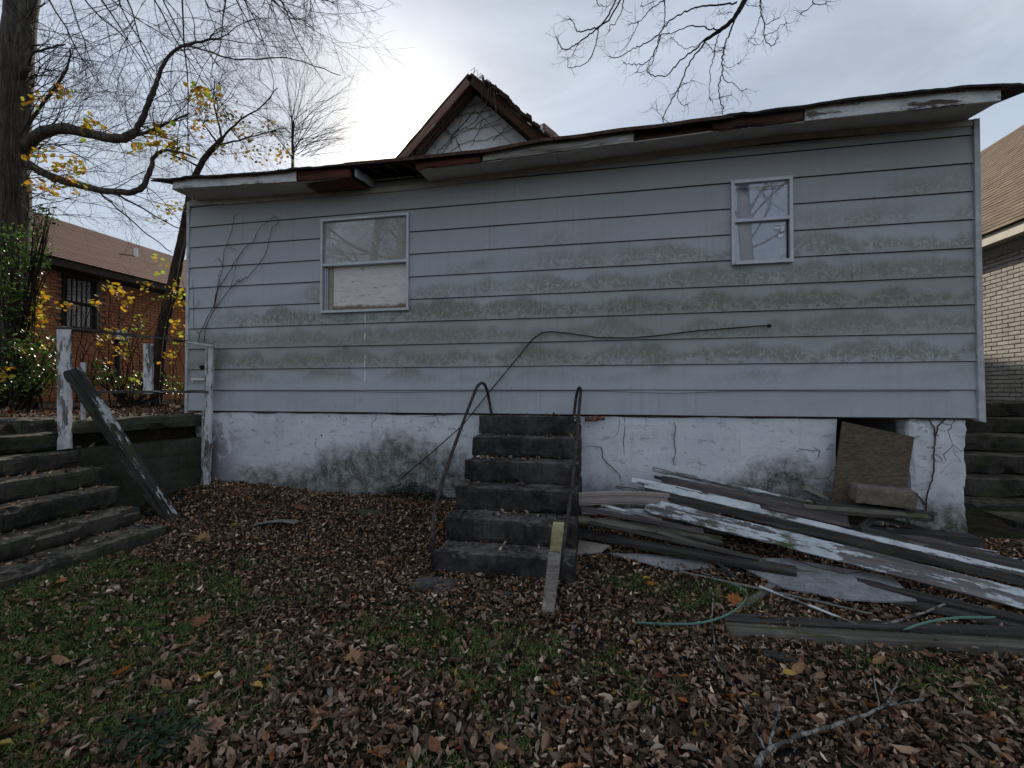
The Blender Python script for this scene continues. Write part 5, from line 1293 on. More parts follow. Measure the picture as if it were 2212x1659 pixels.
# ---- big tree at the left
rn = random.Random(101); TD = 7.7
bt = thing('old_tree', 'large old tree with ivy covered trunk and sweeping bare limbs', 'tree', atD(15, 870, TD))
mb = MB()
P = [atD(u, v, TD) for u, v in ((8, 1000), (12, 800), (18, 600), (24, 480), (22, 350), (30, 200), (42, 60), (52, -60), (70, -260), (110, -420))]
limb(mb, P, 0.30, 0.18, 16)
mb.build('trunk', M['bark_big'], bt, True)
def limb_obj(pts, r0, r1, name='limb', mat='bark_big', wob=0.01):
    m = MB(); Q = limb(m, pts, r0, r1, 8, wob, rn); m.build(name, M[mat], bt, True); return Q
L1 = limb_obj([atD(u, v, d) for u, v, d in ((40, 335, 7.6), (70, 300, 7.4), (110, 278, 7.2), (165, 280, 7.1), (215, 296, 7.0), (265, 302, 7.0), (295, 285, 7.0))], 0.10, 0.055)
L1b = limb_obj([atD(u, v, d) for u, v, d in ((292, 287, 7.0), (310, 250, 6.95), (325, 210, 6.9), (338, 185, 6.9), (345, 155, 6.85), (365, 120, 6.8), (395, 98, 6.75), (440, 88, 6.7), (470, 84, 6.7))], 0.045, 0.010)
limb_obj([atD(u, v, d) for u, v, d in ((395, 98, 6.75), (440, 108, 6.7), (500, 128, 6.7), (555, 128, 6.65), (610, 122, 6.6), (680, 140, 6.6), (735, 165, 6.6))], 0.014, 0.005)
L1c = limb_obj([atD(u, v, d) for u, v, d in ((285, 293, 7.0), (330, 282, 7.0), (365, 265, 7.0), (410, 245, 7.0))], 0.03, 0.008)
L2 = limb_obj([atD(u, v, d) for u, v, d in ((35, 340, 7.6), (70, 360, 7.4), (115, 385, 7.3), (170, 400, 7.2), (230, 414, 7.1), (285, 417, 7.1), (310, 405, 7.1), (325, 370, 7.1), (330, 340, 7.1), (345, 326, 7.1), (375, 325, 7.1), (425, 342, 7.2))], 0.075, 0.012)
limb_obj([atD(u, v, d) for u, v, d in ((240, 414, 7.1), (290, 440, 7.1), (340, 470, 7.2), (400, 500, 7.3))], 0.018, 0.006)
limb_obj([atD(u, v, d) for u, v, d in ((210, 412, 7.1), (260, 455, 7.2), (310, 500, 7.3), (370, 545, 7.5))], 0.015, 0.006)
limb_obj([atD(u, v, d) for u, v, d in ((45, 290, 7.6), (90, 230, 7.4), (120, 190, 7.3), (150, 140, 7.2), (152, 105, 7.2))], 0.03, 0.010)
limb_obj([atD(u, v, d) for u, v, d in ((45, 170, 7.6), (60, 140, 7.4), (68, 115, 7.3), (100, 105, 7.3), (140, 95, 7.3))], 0.035, 0.010)
stub = MB(); limb(stub, [atD(50, 165, 7.5), atD(54, 152, 7.35), atD(57, 148, 7.2)], 0.07, 0.06, 10); stub.build('cut_stub', M['bark_big'], bt, True)
limb_obj([atD(u, v, d) for u, v, d in ((60, -120, 7.5), (200, -170, 7.0), (380, -190, 6.6), (560, -180, 6.3), (720, -150, 6.1))], 0.13, 0.04)
limb_obj([atD(u, v, d) for u, v, d in ((60, -60, 7.6), (160, -100, 7.8), (320, -110, 8.0), (480, -90, 8.2))], 0.10, 0.03)
# sweeping twig sprays from the high limbs, falling towards the lower right
tw = MB(); tips = []
for (u, v, d, u2, v2, Lf) in [(150, -90, 7.6, 300, 60, 1), (230, -120, 7.2, 430, 40, 1), (330, -140, 6.9, 520, 70, 1.1), (430, -150, 6.6, 560, 60, 0.9), (520, -150, 6.5, 620, 90, 0.85), (590, -140, 6.3, 670, 60, 0.75), (640, -130, 6.2, 690, 30, 0.6), (660, -120, 6.6, 730, 60, 0.55), (560, -120, 6.8, 640, 130, 0.75), (470, -120, 7.0, 560, 160, 0.85), (300, -120, 7.2, 420, 110, 1.0), (200, -110, 7.4, 330, 130, 1.0), (140, -60, 7.5, 250, 190, 0.9),
                              (180, -60, 7.8, 280, 120, 1), (120, -70, 7.7, 200, 110, 1), (90, -20, 7.6, 170, 90, 1), (300, -80, 8.0, 420, 130, 1.1), (400, -80, 8.1, 540, 120, 1.1), (480, -70, 8.0, 580, 120, 0.9), (250, -60, 7.9, 350, 160, 1.2), (540, -80, 7.2, 600, 20, .8), (380, -60, 7.6, 470, 200, 1.2)]:
    a, b = atD(u, v, d), atD(u2, v2, d - 0.2 + rn.uniform(-.4, .4)); D = b - a
    grow(tw, a, D, D.length * 1.35 * Lf, 0.015, 3, rn, 0.17, 0.004, 6, 0.75, 0.52, 8, tips)
for Q, m_ in ((L1, 16), (L1b, 14), (L1c, 8), (L2, 18)):
    for i in range(m_):
        q = Q[rn.randrange(3, len(Q))]; dr = Vector((rn.uniform(0.1, 1), rn.uniform(-.5, .5), rn.uniform(-0.5, 0.7)))
        grow(tw, q, dr, rn.uniform(0.6, 1.25), 0.008, 2, rn, 0.22, 0.0, 5, 0.85, 0.55, 7, tips)
for i in range(64):
    v = rn.uniform(20, 470); q = atD(60 + rn.uniform(-5, 10), v, 7.4)
    grow(tw, q, Vector((1, rn.uniform(-.6, .6), rn.uniform(-.5, .5))), rn.uniform(0.7, 1.7), 0.009, 2, rn, 0.2, 0.01, 5, 0.8, 0.55, 7, tips)
tw.build('twigs', M['bark_twig'], bt)['kind'] = 'stuff'
# last yellow leaves hanging low
def pts_around(rn, spots, n, ru, dd):
    out = []
    for (u, v, d) in spots:
        for i in range(n): out.append(atD(u + rn.gauss(0, ru), v + rn.gauss(0, ru * 0.8), d + rn.uniform(-dd, dd)))
    return out
sp = [(190, 265, 7.1), (205, 275, 7.1), (120, 360, 7.2), (90, 330, 7.2), (150, 355, 7.1), (170, 372, 7.1), (80, 395, 7.2), (110, 410, 7.2), (165, 400, 7.1), (335, 285, 7.0), (350, 300, 7.0), (300, 320, 7.0), (375, 320, 7.1), (420, 190, 6.9), (440, 205, 6.9), (75, 215, 7.3), (130, 200, 7.2)]
leaves_mesh('leaves', leaf_items(rn, pts_around(rn, sp, 26, 14, 0.25), 0.085, 0.06, YEL + LIME[:1]), M['yellow_leaf'], bt, 'stuff')
# stems of creeper on the trunk
cr_ = MB()
for i in range(14):
    u = rn.uniform(2, 45); pts = [atD(u + rn.uniform(-8, 8), v, TD - 0.36 + rn.uniform(-.03, .03)) for v in range(700, 60, -70)]
    limb(cr_, pts, 0.012, 0.006, 5, 0.01, rn)
limb(cr_, [atD(48, 505, 7.3), atD(62, 430, 7.25), atD(52, 385, 7.3), atD(40, 330, 7.35)], 0.022, 0.015, 6, 0.01, rn)
cr_.build('creeper_stems', M['vine'], bt)

# ---- ivy and privet growing round the trunk
rn = random.Random(202)
def shrub(name, label, cat, blobs, n, L, W, cols, mat, stems=10, base=None):
    root = thing(name, label, cat, base); items = []; st = MB()
    for (c, rad) in blobs:
        m = int(n * rad ** 1.5)
        for i in range(m):
            q = rvec(rn); k = rn.random() ** 0.4
            items.append(c + Vector((q.x * rad, q.y * rad, q.z * rad * 0.9)) * k)
        for i in range(stems):
            d = rvec(rn); d.z = abs(d.z); limb(st, [base + Vector((rn.uniform(-.2, .2), rn.uniform(-.2, .2), 0)), base.lerp(c, 0.6) + d * rad * 0.2, c + d * rad * 0.95], 0.012, 0.003, 4, 0.01, rn)
    leaves_mesh('foliage', leaf_items(rn, items, L, W, cols, 0.05), mat, root, 'stuff'); st.build('stems', M['bark_twig'], root); return root
shrub('privet_shrub', 'glossy green evergreen shrub wrapped round the old trunk', 'shrub',
      [(atD(u, v, d), r) for u, v, d, r in ((20, 530, 7.1, .42), (60, 520, 7.0, .32), (30, 600, 7.0, .40), (75, 560, 7.0, .25), (15, 670, 6.9, .38), (50, 640, 7.0, .28), (95, 455, 7.0, .13), (80, 485, 7.0, .18), (110, 475, 6.9, .10))], 950, 0.055, 0.032, GRN, M['green_leaf'], 6, atD(20, 880, 7.0))
shrub('undergrowth_shrub', 'dark green undergrowth beyond the white fence', 'shrub',
      [(atD(u, v, d), r) for u, v, d, r in ((190, 815, 7.6, .25), (240, 820, 7.8, .26), (290, 830, 8.0, .24), (360, 828, 8.6, .24), (390, 840, 8.4, .18), (215, 790, 8.0, .18))], 900, 0.06, 0.035, GRN + [(0.10, 0.15, 0.03)], M['green_leaf'], 6, atD(280, 880, 8.0))
shrub('ivy_thicket', 'dark ivy thicket at the left edge above the stair', 'shrub',
      [(atD(u, v, d), r) for u, v, d, r in ((15, 760, 6.6, .40), (60, 750, 6.7, .36), (100, 770, 6.7, .28), (20, 830, 6.4, .30), (80, 820, 6.5, .30), (110, 810, 6.6, .24))], 900, 0.06, 0.036, GRN, M['green_leaf'], 6, atD(50, 900, 6.5))
# orange-yellow hanging leaves in front of the brick wall
yl = thing('creeper', 'yellow leaved creeper hanging before the red brick wall', 'creeper', atD(140, 860, 7.6))
cm = MB()
for i in range(34):
    u0 = rn.uniform(60, 400); limb(cm, [atD(u0, 870, 7.6 + rn.uniform(-.3, .9)), atD(u0 + rn.uniform(-40, 40), 780, 7.6), atD(u0 + rn.uniform(-80, 80), rn.uniform(640, 740), 7.6), atD(u0 + rn.uniform(-120, 120), rn.uniform(560, 700), 7.6)], 0.007, 0.002, 4, 0.02, rn)
cm.build('stems', M['bark_twig'], yl)
sp = [(80, 620, 7.2), (95, 640, 7.2), (70, 655, 7.2), (85, 670, 7.2), (90, 700, 7.2), (60, 720, 7.2), (90, 745, 7.2), (75, 690, 7.1), (265, 640, 7.8), (255, 630, 7.8), (275, 655, 7.8), (205, 655, 7.8), (150, 660, 7.5), (240, 620, 7.8), (310, 620, 8.0), (375, 640, 8.3), (380, 620, 8.3), (390, 655, 8.3), (255, 755, 7.5), (50, 760, 6.9), (225, 735, 7.6), (365, 770, 8.2), (380, 700, 8.3), (235, 725, 7.6), (10, 805, 6.3)]
leaves_mesh('leaves', leaf_items(rn, pts_around(rn, sp, 13, 10, 0.2), 0.09, 0.065, YEL[:4] + [(0.62, 0.30, 0.03)]), M['yellow_leaf'], yl, 'stuff')
sp = [(300, 690, 7.9), (303, 715, 7.9), (272, 740, 7.6), (270, 765, 7.6), (275, 715, 7.7), (390, 720, 8.2), (385, 735, 8.2), (360, 575, 8.4), (345, 590, 8.4), (375, 600, 8.4), (370, 640, 8.4), (350, 645, 8.4), (400, 640, 8.4), (345, 560, 8.5), (285, 820, 7.2), (295, 815, 7.2), (370, 835, 7.8)]
leaves_mesh('leaves', leaf_items(rn, pts_around(rn, sp, 10, 9, 0.2), 0.07, 0.05, LIME + YEL[:1]), M['yellow_leaf'], yl, 'stuff')

# ---- forked sapling by the house corner
rn = random.Random(303)
sa = thing('forked_sapling', 'leaning twin stemmed sapling at the corner of the grey house', 'tree', atD(335, 875, 8.4))
m1 = MB(); limb(m1, [atD(u, v, d) for u, v, d in ((335, 880, 8.4), (338, 740, 8.4), (360, 660, 8.4), (380, 570, 8.4), (395, 500, 8.4), (405, 445, 8.4), (415, 395, 8.4), (430, 360, 8.4), (455, 325, 8.4), (480, 300, 8.4))], 0.075, 0.04, 10, 0.008, rn); m1.build('stem', M['bark_sapling'], sa, True)
m2 = MB(); limb(m2, [atD(u, v, d) for u, v, d in ((345, 880, 8.6), (352, 740, 8.6), (372, 660, 8.6), (388, 580, 8.6), (398, 540, 8.6), (404, 480, 8.6), (409, 430, 8.6))], 0.05, 0.025, 8, 0.008, rn); m2.build('stem', M['bark_sapling'], sa, True)
m3_ = MB()
for pl in ([(480, 300), (510, 265), (560, 235), (600, 190)], [(465, 315), (510, 305), (560, 290), (620, 275)], [(480, 300), (470, 260), (460, 220), (465, 170)], [(470, 312), (450, 280), (430, 255)], [(430, 360), (400, 345), (360, 330)]):
    Q = limb(m3_, [atD(u, v, 8.4 + rn.uniform(-.1, .1)) for u, v in pl], 0.022, 0.006, 6, 0.01, rn)
m3_.build('branches', M['bark_sapling'], sa, True)
t3 = MB()
for i in range(34):
    u, v = rn.choice(((500, 280), (540, 245), (520, 303), (580, 285), (470, 240), (465, 200), (440, 265), (590, 200), (450, 335), (420, 380)))
    grow(t3, atD(u, v, 8.4), Vector((rn.uniform(-.3, 1), rn.uniform(-.5, .5), rn.uniform(-.5, .9))), rn.uniform(0.5, 1.1), 0.007, 2, rn, 0.22, 0, 5, 0.9, 0.55, 6)
t3.build('twigs', M['bark_twig'], sa)['kind'] = 'stuff'
sp = [(425, 260, 8.3), (435, 210, 8.3), (450, 225, 8.3), (470, 250, 8.3), (485, 240, 8.3), (510, 260, 8.3), (440, 270, 8.3), (530, 290, 8.3), (540, 310, 8.3), (520, 330, 8.3), (555, 335, 8.3), (580, 270, 8.3), (605, 325, 8.3), (610, 345, 8.3), (475, 320, 8.3), (400, 330, 8.3), (380, 345, 8.3), (425, 235, 8.3), (390, 455, 8.3), (355, 450, 8.2), (345, 470, 8.2)]
leaves_mesh('leaves', leaf_items(rn, pts_around(rn, sp, 20, 13, 0.2), 0.066, 0.05, YEL + [(0.12, 0.10, 0.02), (0.2, 0.16, 0.03)]), M['yellow_leaf'], sa, 'stuff')
# ---- slender bare sapling behind the roof
rn = random.Random(404)
s2 = thing('bare_sapling', 'slender bare sapling with fanning twigs behind the roof edge', 'tree', atD(632, 640, 13.5))
m_ = MB(); limb(m_, [atD(u, v, 13.5) for u, v in ((632, 660), (632, 500), (632, 350), (632, 300), (634, 262))], 0.055, 0.03, 7, 0.01, rn); m_.build('stem', M['bark_sapling'], s2, True)
t_ = MB()
for i in range(40):
    v = rn.uniform(255, 350); grow(t_, atD(632, v, 13.5), Vector((rn.uniform(-.9, 1.2), rn.uniform(-.6, .6), rn.uniform(0.1, 1.2))), rn.uniform(1.0, 2.4), 0.010, 2, rn, 0.12, 0.01, 4, 0.55, 0.55, 7)
for i in range(16):
    grow(t_, atD(640 + rn.uniform(0, 30), rn.uniform(300, 345), 13.5), Vector((rn.uniform(0.6, 1.4), rn.uniform(-.6, .6), rn.uniform(0.1, 0.5))), rn.uniform(1.2, 2.2), 0.008, 1, rn, 0.1, 0.0, 4, 0.5, 0.55, 7)
t_.build('twigs', M['bark_twig'], s2)['kind'] = 'stuff'

# ---- tree behind the viewer whose limb hangs into the sky
rn = random.Random(505)
ot = thing('overhanging_tree', 'bare tree whose knotty branches hang into the sky above the roof', 'tree', (6.4, -15.0, -0.3))
m_ = MB(); limb(m_, [(6.4, -15, -0.5), (6.3, -14.9, 3), (6.0, -14.8, 7), (5.7, -14.5, 11), (5.0, -14, 16)], 0.36, 0.16, 14, 0.02, rn); m_.build('trunk', M['bark_tan'], ot, True)
def ct(x, y): return ((2100 + x / S4) * 0.553, (y / S4) * 0.553)
OD = 6.4
main = [atD(*ct(x, y), OD) for x, y in ((1490, 0), (1450, 80), (1400, 150), (1320, 215), (1230, 275), (1205, 290))]
m_ = MB(); top = main[0]
limb(m_, [(5.8, -14.6, 9.5), (5.2, -10, 10.5), (4.4, -5.5, 10.6), (3.2, -2.0, 9.6), (2.4, 0.1, 8.2), tuple(top + Vector((0.1, 0, 0.35))), tuple(main[0])], 0.15, 0.036, 10, 0.02, rn)
limb(m_, main, 0.038, 0.020, 8, 0.006, rn); m_.build('limb', M['bark_twig'], ot, True)
OB = [([(1205,290),(1150,340),(1070,400),(1000,460),(970,510),(930,545),(870,555),(800,540),(790,500)], .011), ([(1205,290),(1170,360),(1110,420),(1070,500),(1045,580),(1010,650),(970,710),(930,790),(905,850),(900,880)], .011),
      ([(1420,130),(1390,230),(1350,310),(1335,400),(1325,450),(1330,520),(1300,620),(1310,720),(1335,780),(1330,820)], .010), ([(1330,520),(1345,580),(1420,605),(1450,660),(1510,640)], .006), ([(1300,250),(1280,330),(1265,420),(1240,500),(1240,600),(1235,700),(1260,740)], .007),
      ([(1320,210),(1250,215),(1200,190),(1100,185),(1020,210),(950,245),(880,250)], .009), ([(1430,20),(1360,35),(1220,40),(1120,60),(1020,105),(940,160),(905,200),(880,240),(800,300),(740,330),(680,355),(640,380),(570,420),(510,405)], .011),
      ([(885,250),(860,330),(830,410),(780,460),(720,465),(650,465),(615,440)], .008), ([(890,260),(870,330),(830,440),(800,500),(740,520),(712,520)], .006), ([(910,0),(920,80),(910,190)], .009), ([(910,0),(840,40),(770,120),(725,160),(650,175)], .007), ([(725,160),(700,230),(660,295)], .005),
      ([(620,0),(600,100),(560,180),(520,180),(515,230)], .007), ([(565,0),(520,90),(460,180),(400,210),(340,220),(290,235),(260,170),(230,130)], .010), ([(590,0),(520,140),(440,195),(370,255),(280,320),(230,350),(180,355),(150,300),(130,260)], .010), ([(440,200),(430,280),(400,400),(360,440),(300,480),(215,490)], .008), ([(290,320),(265,380),(220,425)], .005),
      ([(1610,0),(1605,110),(1640,200),(1625,290),(1690,340),(1730,280)], .008), ([(1605,110),(1580,200),(1555,250),(1520,290)], .006), ([(1635,180),(1690,150),(1740,130)], .005), ([(1640,250),(1700,240),(1750,180),(1800,165)], .005), ([(1625,290),(1590,330),(1555,315)], .004),
      ([(1985,0),(1985,40),(1930,80),(1890,100)], .007), ([(1985,30),(2060,35),(2110,5)], .006), ([(1010,650),(1015,740),(1060,765),(1090,740)], .005), ([(1045,590),(1080,605),(1120,575)], .004), ([(905,850),(860,800),(820,770)], .004), ([(1330,470),(1390,490),(1460,450)], .005), ([(1310,700),(1360,690),(1400,680)], .004), ([(1270,370),(1310,370),(1340,340)], .005), ([(420,0),(440,40),(500,50)], .006), ([(740,40),(780,40),(830,10)], .005),
      ([(1205,300),(1250,350),(1260,380)], .005), ([(1480,20),(1540,45),(1600,40)], .005), ([(1400,90),(1340,105),(1290,95)], .005), ([(1150,330),(1060,360),(990,300),(960,270)], .005)]
bb = MB(); tt = MB()
for (pl, r) in OB:
    d0 = OD + rn.uniform(-0.35, 0.35); P = [atD(*ct(x, y), OD if i == 0 else d0 + 0.04 * i * rn.uniform(-1, 1)) for i, (x, y) in enumerate(pl)]
    Q = limb(bb, P, r * 1.15, r * 0.5, 6, 0.012, rn)
    for i, q in enumerate(Q):
        if rn.random() < 0.18:
            grow(tt, q, rvec(rn) + (Q[min(i + 1, len(Q) - 1)] - Q[max(i - 1, 0)]).normalized() * 0.6, rn.uniform(0.06, 0.20), 0.0035, 1, rn, 0.3, 0, 2, 0.9, 0.6, 4)
    for j in range(5):
        q = Q[-1 - rn.randrange(0, min(6, len(Q)))]; grow(tt, q, rvec(rn) + (Q[-1] - Q[-3]).normalized() * 0.7, rn.uniform(0.08, 0.26), 0.003, 1, rn, 0.35, 0, 2, 0.9, 0.6, 4)
for (x0, x1) in ((420, 620), (900, 920), (1985, 1990), (1610, 1610)):
    a = atD(*ct((x0 + x1) / 2, 0), OD); limb(bb, [a, a + Vector((0.1, -0.1, 0.5)), Vector((2.4, 0.1, 8.4)) if x0 > 1500 else Vector((2.2, 0.3, 8.1))], 0.010, 0.03, 6, 0.01, rn)
bb.build('branches', M['bark_twig'], ot, True); tt.build('twigs', M['bark_twig'], ot)['kind'] = 'stuff'
cw = MB()
for i in range(14):
    z = rn.uniform(5, 15); grow(cw, (6.0, -14.8, z), Vector((rn.uniform(-1, 1), rn.uniform(-1, 1), rn.uniform(0.1, .9))), rn.uniform(2.5, 5), 0.06, 2, rn, 0.2, 0, 5, 0.7, 0.55, 7)
cw.build('crown', M['bark_tan'], ot)
# two more bare trees across the yard, seen only in the window glass
for (x, y, lean, lab, s) in ((-9.3, -13.5, 1.2, 'bare tan trunk mirrored in the wide boarded window', 11), (-13.0, -17.0, 2.0, 'leaning bare tree mirrored at the edge of the wide window', 12), (13.5, -20.0, -1.0, 'bushy bare tree mirrored low in the small window', 13)):
    rr = random.Random(s); t = thing('yard_tree', lab, 'tree', (x, y, -0.2)); m_ = MB()
    limb(m_, [(x, y, -0.5), (x + lean * 0.2, y, 4), (x + lean * 0.6, y, 9), (x + lean, y, 15)], 0.34, 0.14, 12, 0.03, rr); m_.build('trunk', M['bark_tan'], t, True)
    c_ = MB()
    for i in range(26):
        z = rr.uniform(2.5, 14); grow(c_, (x + lean * z / 15, y, z), Vector((rr.uniform(-1, 1), rr.uniform(-.8, .8), rr.uniform(0.0, .9))), rr.uniform(2.5, 5), 0.07, 2, rr, 0.2, 0, 6, 0.7, 0.55, 6)
    c_.build('crown', M['bark_tan'], t)
# ------------------------------------------------------------------ leaf litter, moss, grass
nr = np.random.default_rng(7)
LT = np.array([(0,0,0),(.3,.5,0),(.3,-.5,0),(.3,0,-.05),(.68,.42,0),(.68,-.42,0),(.68,0,-.05),(1,0,.02)], float)
LF = [(0,3,1),(0,2,3),(3,6,4,1),(3,2,5,6),(6,7,4),(6,5,7)]
PAL = np.array([(0.26,0.205,0.165),(0.105,0.068,0.048),(0.135,0.090,0.066),(0.080,0.052,0.038),(0.175,0.125,0.095),(0.060,0.038,0.028),(0.150,0.080,0.048),(0.120,0.095,0.078),(0.20,0.155,0.125),(0.095,0.05,0.033),(0.16,0.115,0.10)])
WT_ = np.array([.07,.16,.16,.15,.10,.13,.07,.10,.04,.06,.03])
def litter(n, xr, yr, lo, hi, dens=None, zoff=0.0, name='leaf_litter', tilt=0.55, green=0.0):
    x = nr.uniform(*xr, n); y = nr.uniform(*yr, n)
    if dens is not None: k = nr.random(n) < dens(x, y); x, y = x[k], y[k]
    n = len(x); z = ground_np(x, y) + nr.uniform(0.004, 0.034, n) + zoff
    L = (lo + (hi - lo) * nr.random(n) ** 1.6) * (0.6 + 0.7 * nr.random(n)); L = np.where(nr.random(n) < 0.05, L * 1.5, L); W = L * nr.uniform(0.28, 0.52, n)
    ang = np.stack([nr.uniform(0, 6.283, n), nr.normal(0, tilt, n), nr.normal(0, tilt * 1.1, n)], 1)
    c = PAL[nr.choice(len(PAL), n, p=WT_ / WT_.sum())] * (0.6 + 3.1 * nr.random((n, 1)) ** 1.4) * np.array([1.04, 1.0, 0.9])
    rare = nr.random(n); c[rare < 0.012] = (0.40, 0.15, 0.035); c[(rare > 0.012) & (rare < 0.02)] = (0.42, 0.30, 0.07); c[(rare > .02) & (rare < .026)] = (0.22, 0.05, 0.03)
    return np.stack([x, y, z], 1), L, W, ang, c, nr.normal(0.15, 0.42, n), nr.normal(0.18, 0.26, n)
def green_mask(x, y):
    """how much the grass shows between the leaves"""
    a = np.array([mnoise.noise(Vector((p * 1.1, q * 1.1, 3.3))) + 0.5 * mnoise.noise(Vector((p * 3.1, q * 3.1, 1.3))) for p, q in zip(x, y)])
    left = sstep(-1.2, -3.2, x) * sstep(-1.7, -2.3, y); mid = sstep(-2.1, -3.0, y) * sstep(1.3, 0.2, x)
    a = a - 0.5 * sstep(0.6, 1.6, x)
    return np.clip(a * 2.3 + 0.75 * left + 0.70 * mid - 0.12, 0, 1)
def dens_main(x, y):
    g = green_mask(x, y); inside = (x > -1.40) & (x < -0.21) & (y > -1.48)
    d = 1.0 - 0.40 * g; d = np.where(inside, 0, d); d = np.where((x < -4.2) & (y < -1.3), 0, d); d = np.where((x < -5.2) & (y > -1.4), 0.0, d)
    return d
parts_ = [litter(92000, (-5.5, 4.6), (-3.9, 0.0), 0.024, 0.054, dens_main), litter(8000, (-2.6, 2.6), (-4.3, -2.6), 0.034, 0.070, dens_main, 0.008),
          litter(5000, (-9.5, -5.5), (-1.3, 4.5), 0.05, 0.10, lambda x, y: np.where((x > -5.62), 0, 0.9), 0.01), litter(1500, (-5.35, -4.3), (-3.2, -1.45), 0.03, 0.06, lambda x, y: 0.18 + 0 * x, 0.0)]
# on the stair the leaves lie on the treads
p_ = parts_[3][0]; tread = np.interp(-p_[:, 0], [4.27, 4.28, 4.575, 4.58, 4.85, 4.855, 5.07, 5.075, 5.34, 5.345, 5.6], [-0.05, -0.05, -0.05, 0.115, 0.115, 0.32, 0.32, 0.505, 0.505, 0.68, 0.68]); p_[:, 2] = tread - 0.01
tx = nr.uniform(-1.38, -0.22, 170); ti = nr.integers(0, 6, 170); ty = np.array(yfr)[ti] + 0.06 + 0.20 * nr.random(170) ** 0.6; q_ = list(litter(170, (-1, 0), (-1, 0), 0.03, 0.065, None))
q_[0] = np.stack([tx, np.minimum(ty, -0.06), np.array(ztop)[ti] + 0.012], 1); parts_.append(tuple(q_))
dr = list(litter(9000, (-5.1, 3.4), (-0.20, -0.01), 0.03, 0.07, dens_main)); dr[0][:, 2] += 0.05 * nr.random(len(dr[0])) * np.clip(1 + dr[0][:, 1] / 0.2, 0, 1); parts_.append(tuple(dr))
cat = [np.concatenate([q[i] for q in parts_]) for i in range(7)]
lit = leaf_cloud('leaf_litter', cat[0], cat[1], cat[2], cat[3], cat[4], M['litter'], LT, LF, None, 'stuff', cat[5], cat[6])
tag(lit, 'brown leaf litter covering the yard')
# moss and low grass
n = 440000; x = nr.uniform(-4.6, 2.4, n); y = nr.uniform(-4.0, -1.3, n); g = green_mask(x, y)
cl = np.array([mnoise.noise(Vector((a * 9, b * 9, 0))) for a, b in zip(x, y)])
k = (nr.random(n) < g * np.clip(0.45 + 1.6 * cl, 0, 1)) & ~((x > -1.45) & (x < -0.18) & (y > -1.55)) & ~((x < -4.2) & (y < -1.2)); x, y, g = x[k], y[k], g[k]; n = len(x)
GT = np.array([(0,.5,0),(0,-.5,0),(.55,.4,.12),(.55,-.4,.12),(1,0,.05)], float); GF = [(0,1,3,2),(2,3,4)]
L = nr.uniform(0.014, 0.036, n); W = L * nr.uniform(0.09, 0.18, n)
ang = np.stack([nr.uniform(0, 6.283, n), -nr.uniform(0.2, 1.3, n), nr.normal(0, 0.5, n)], 1)
GP = np.array([(0.062,0.10,0.026),(0.085,0.135,0.032),(0.042,0.075,0.02),(0.11,0.135,0.042)]); c = GP[nr.integers(0, 4, n)] * nr.uniform(0.9, 2.4, (n, 1))
o = leaf_cloud('grass', np.stack([x, y, ground_np(x, y) + nr.uniform(0.006, 0.048, n)], 1), L, W, ang, c, M['grass'], GT, GF, None, 'stuff'); tag(o, 'low green moss and grass between the leaves')
# straw coloured grass stems by the steps
dg = MB(); rr = random.Random(6)
for (u, v, hgt, du) in ((1322, 1245, .26, -2), (1310, 1235, .16, -70), (1318, 1238, .14, -45), (1335, 1305, .15, 30), (1375, 1240, .17, 5), (1300, 1205, .10, 60), (1560, 1640, .12, 30), (1450, 1330, .10, 60)):
    a = atG(u, v); b = a + Vector((du * 0.003, 0.03, hgt)); dg.tube([a, a.lerp(b, .5) + Vector((0, 0, .01)), b], [0.0022, 0.0018, 0.001], 4)
for i in range(260):
    u, v = rr.choice(((1330, 1255), (1345, 1265), (1430, 1330), (1440, 1350), (1320, 1340))); a = atG(u + rr.gauss(0, 22), v + rr.gauss(0, 12)); dg.tube([a, a + Vector((rr.uniform(-.05, .05), rr.uniform(-.03, .03), rr.uniform(.03, .09)))], [0.0016, 0.0007], 3)
me_ = dg.mesh('dry_grass'); ca = me_.color_attributes.new('col', 'FLOAT_COLOR', 'POINT'); nv = len(me_.vertices)
cc = np.tile(np.array([0.30, 0.24, 0.13, 1.0]), (nv, 1)); cc[8 * 12:, :3] = (0.07, 0.12, 0.03); ca.data.foreach_set('color', cc.astype(np.float32).ravel())
tag(link('dry_grass', me_, M['grass']), 'tuft of straw grass stems right of the dark steps', kind='stuff')

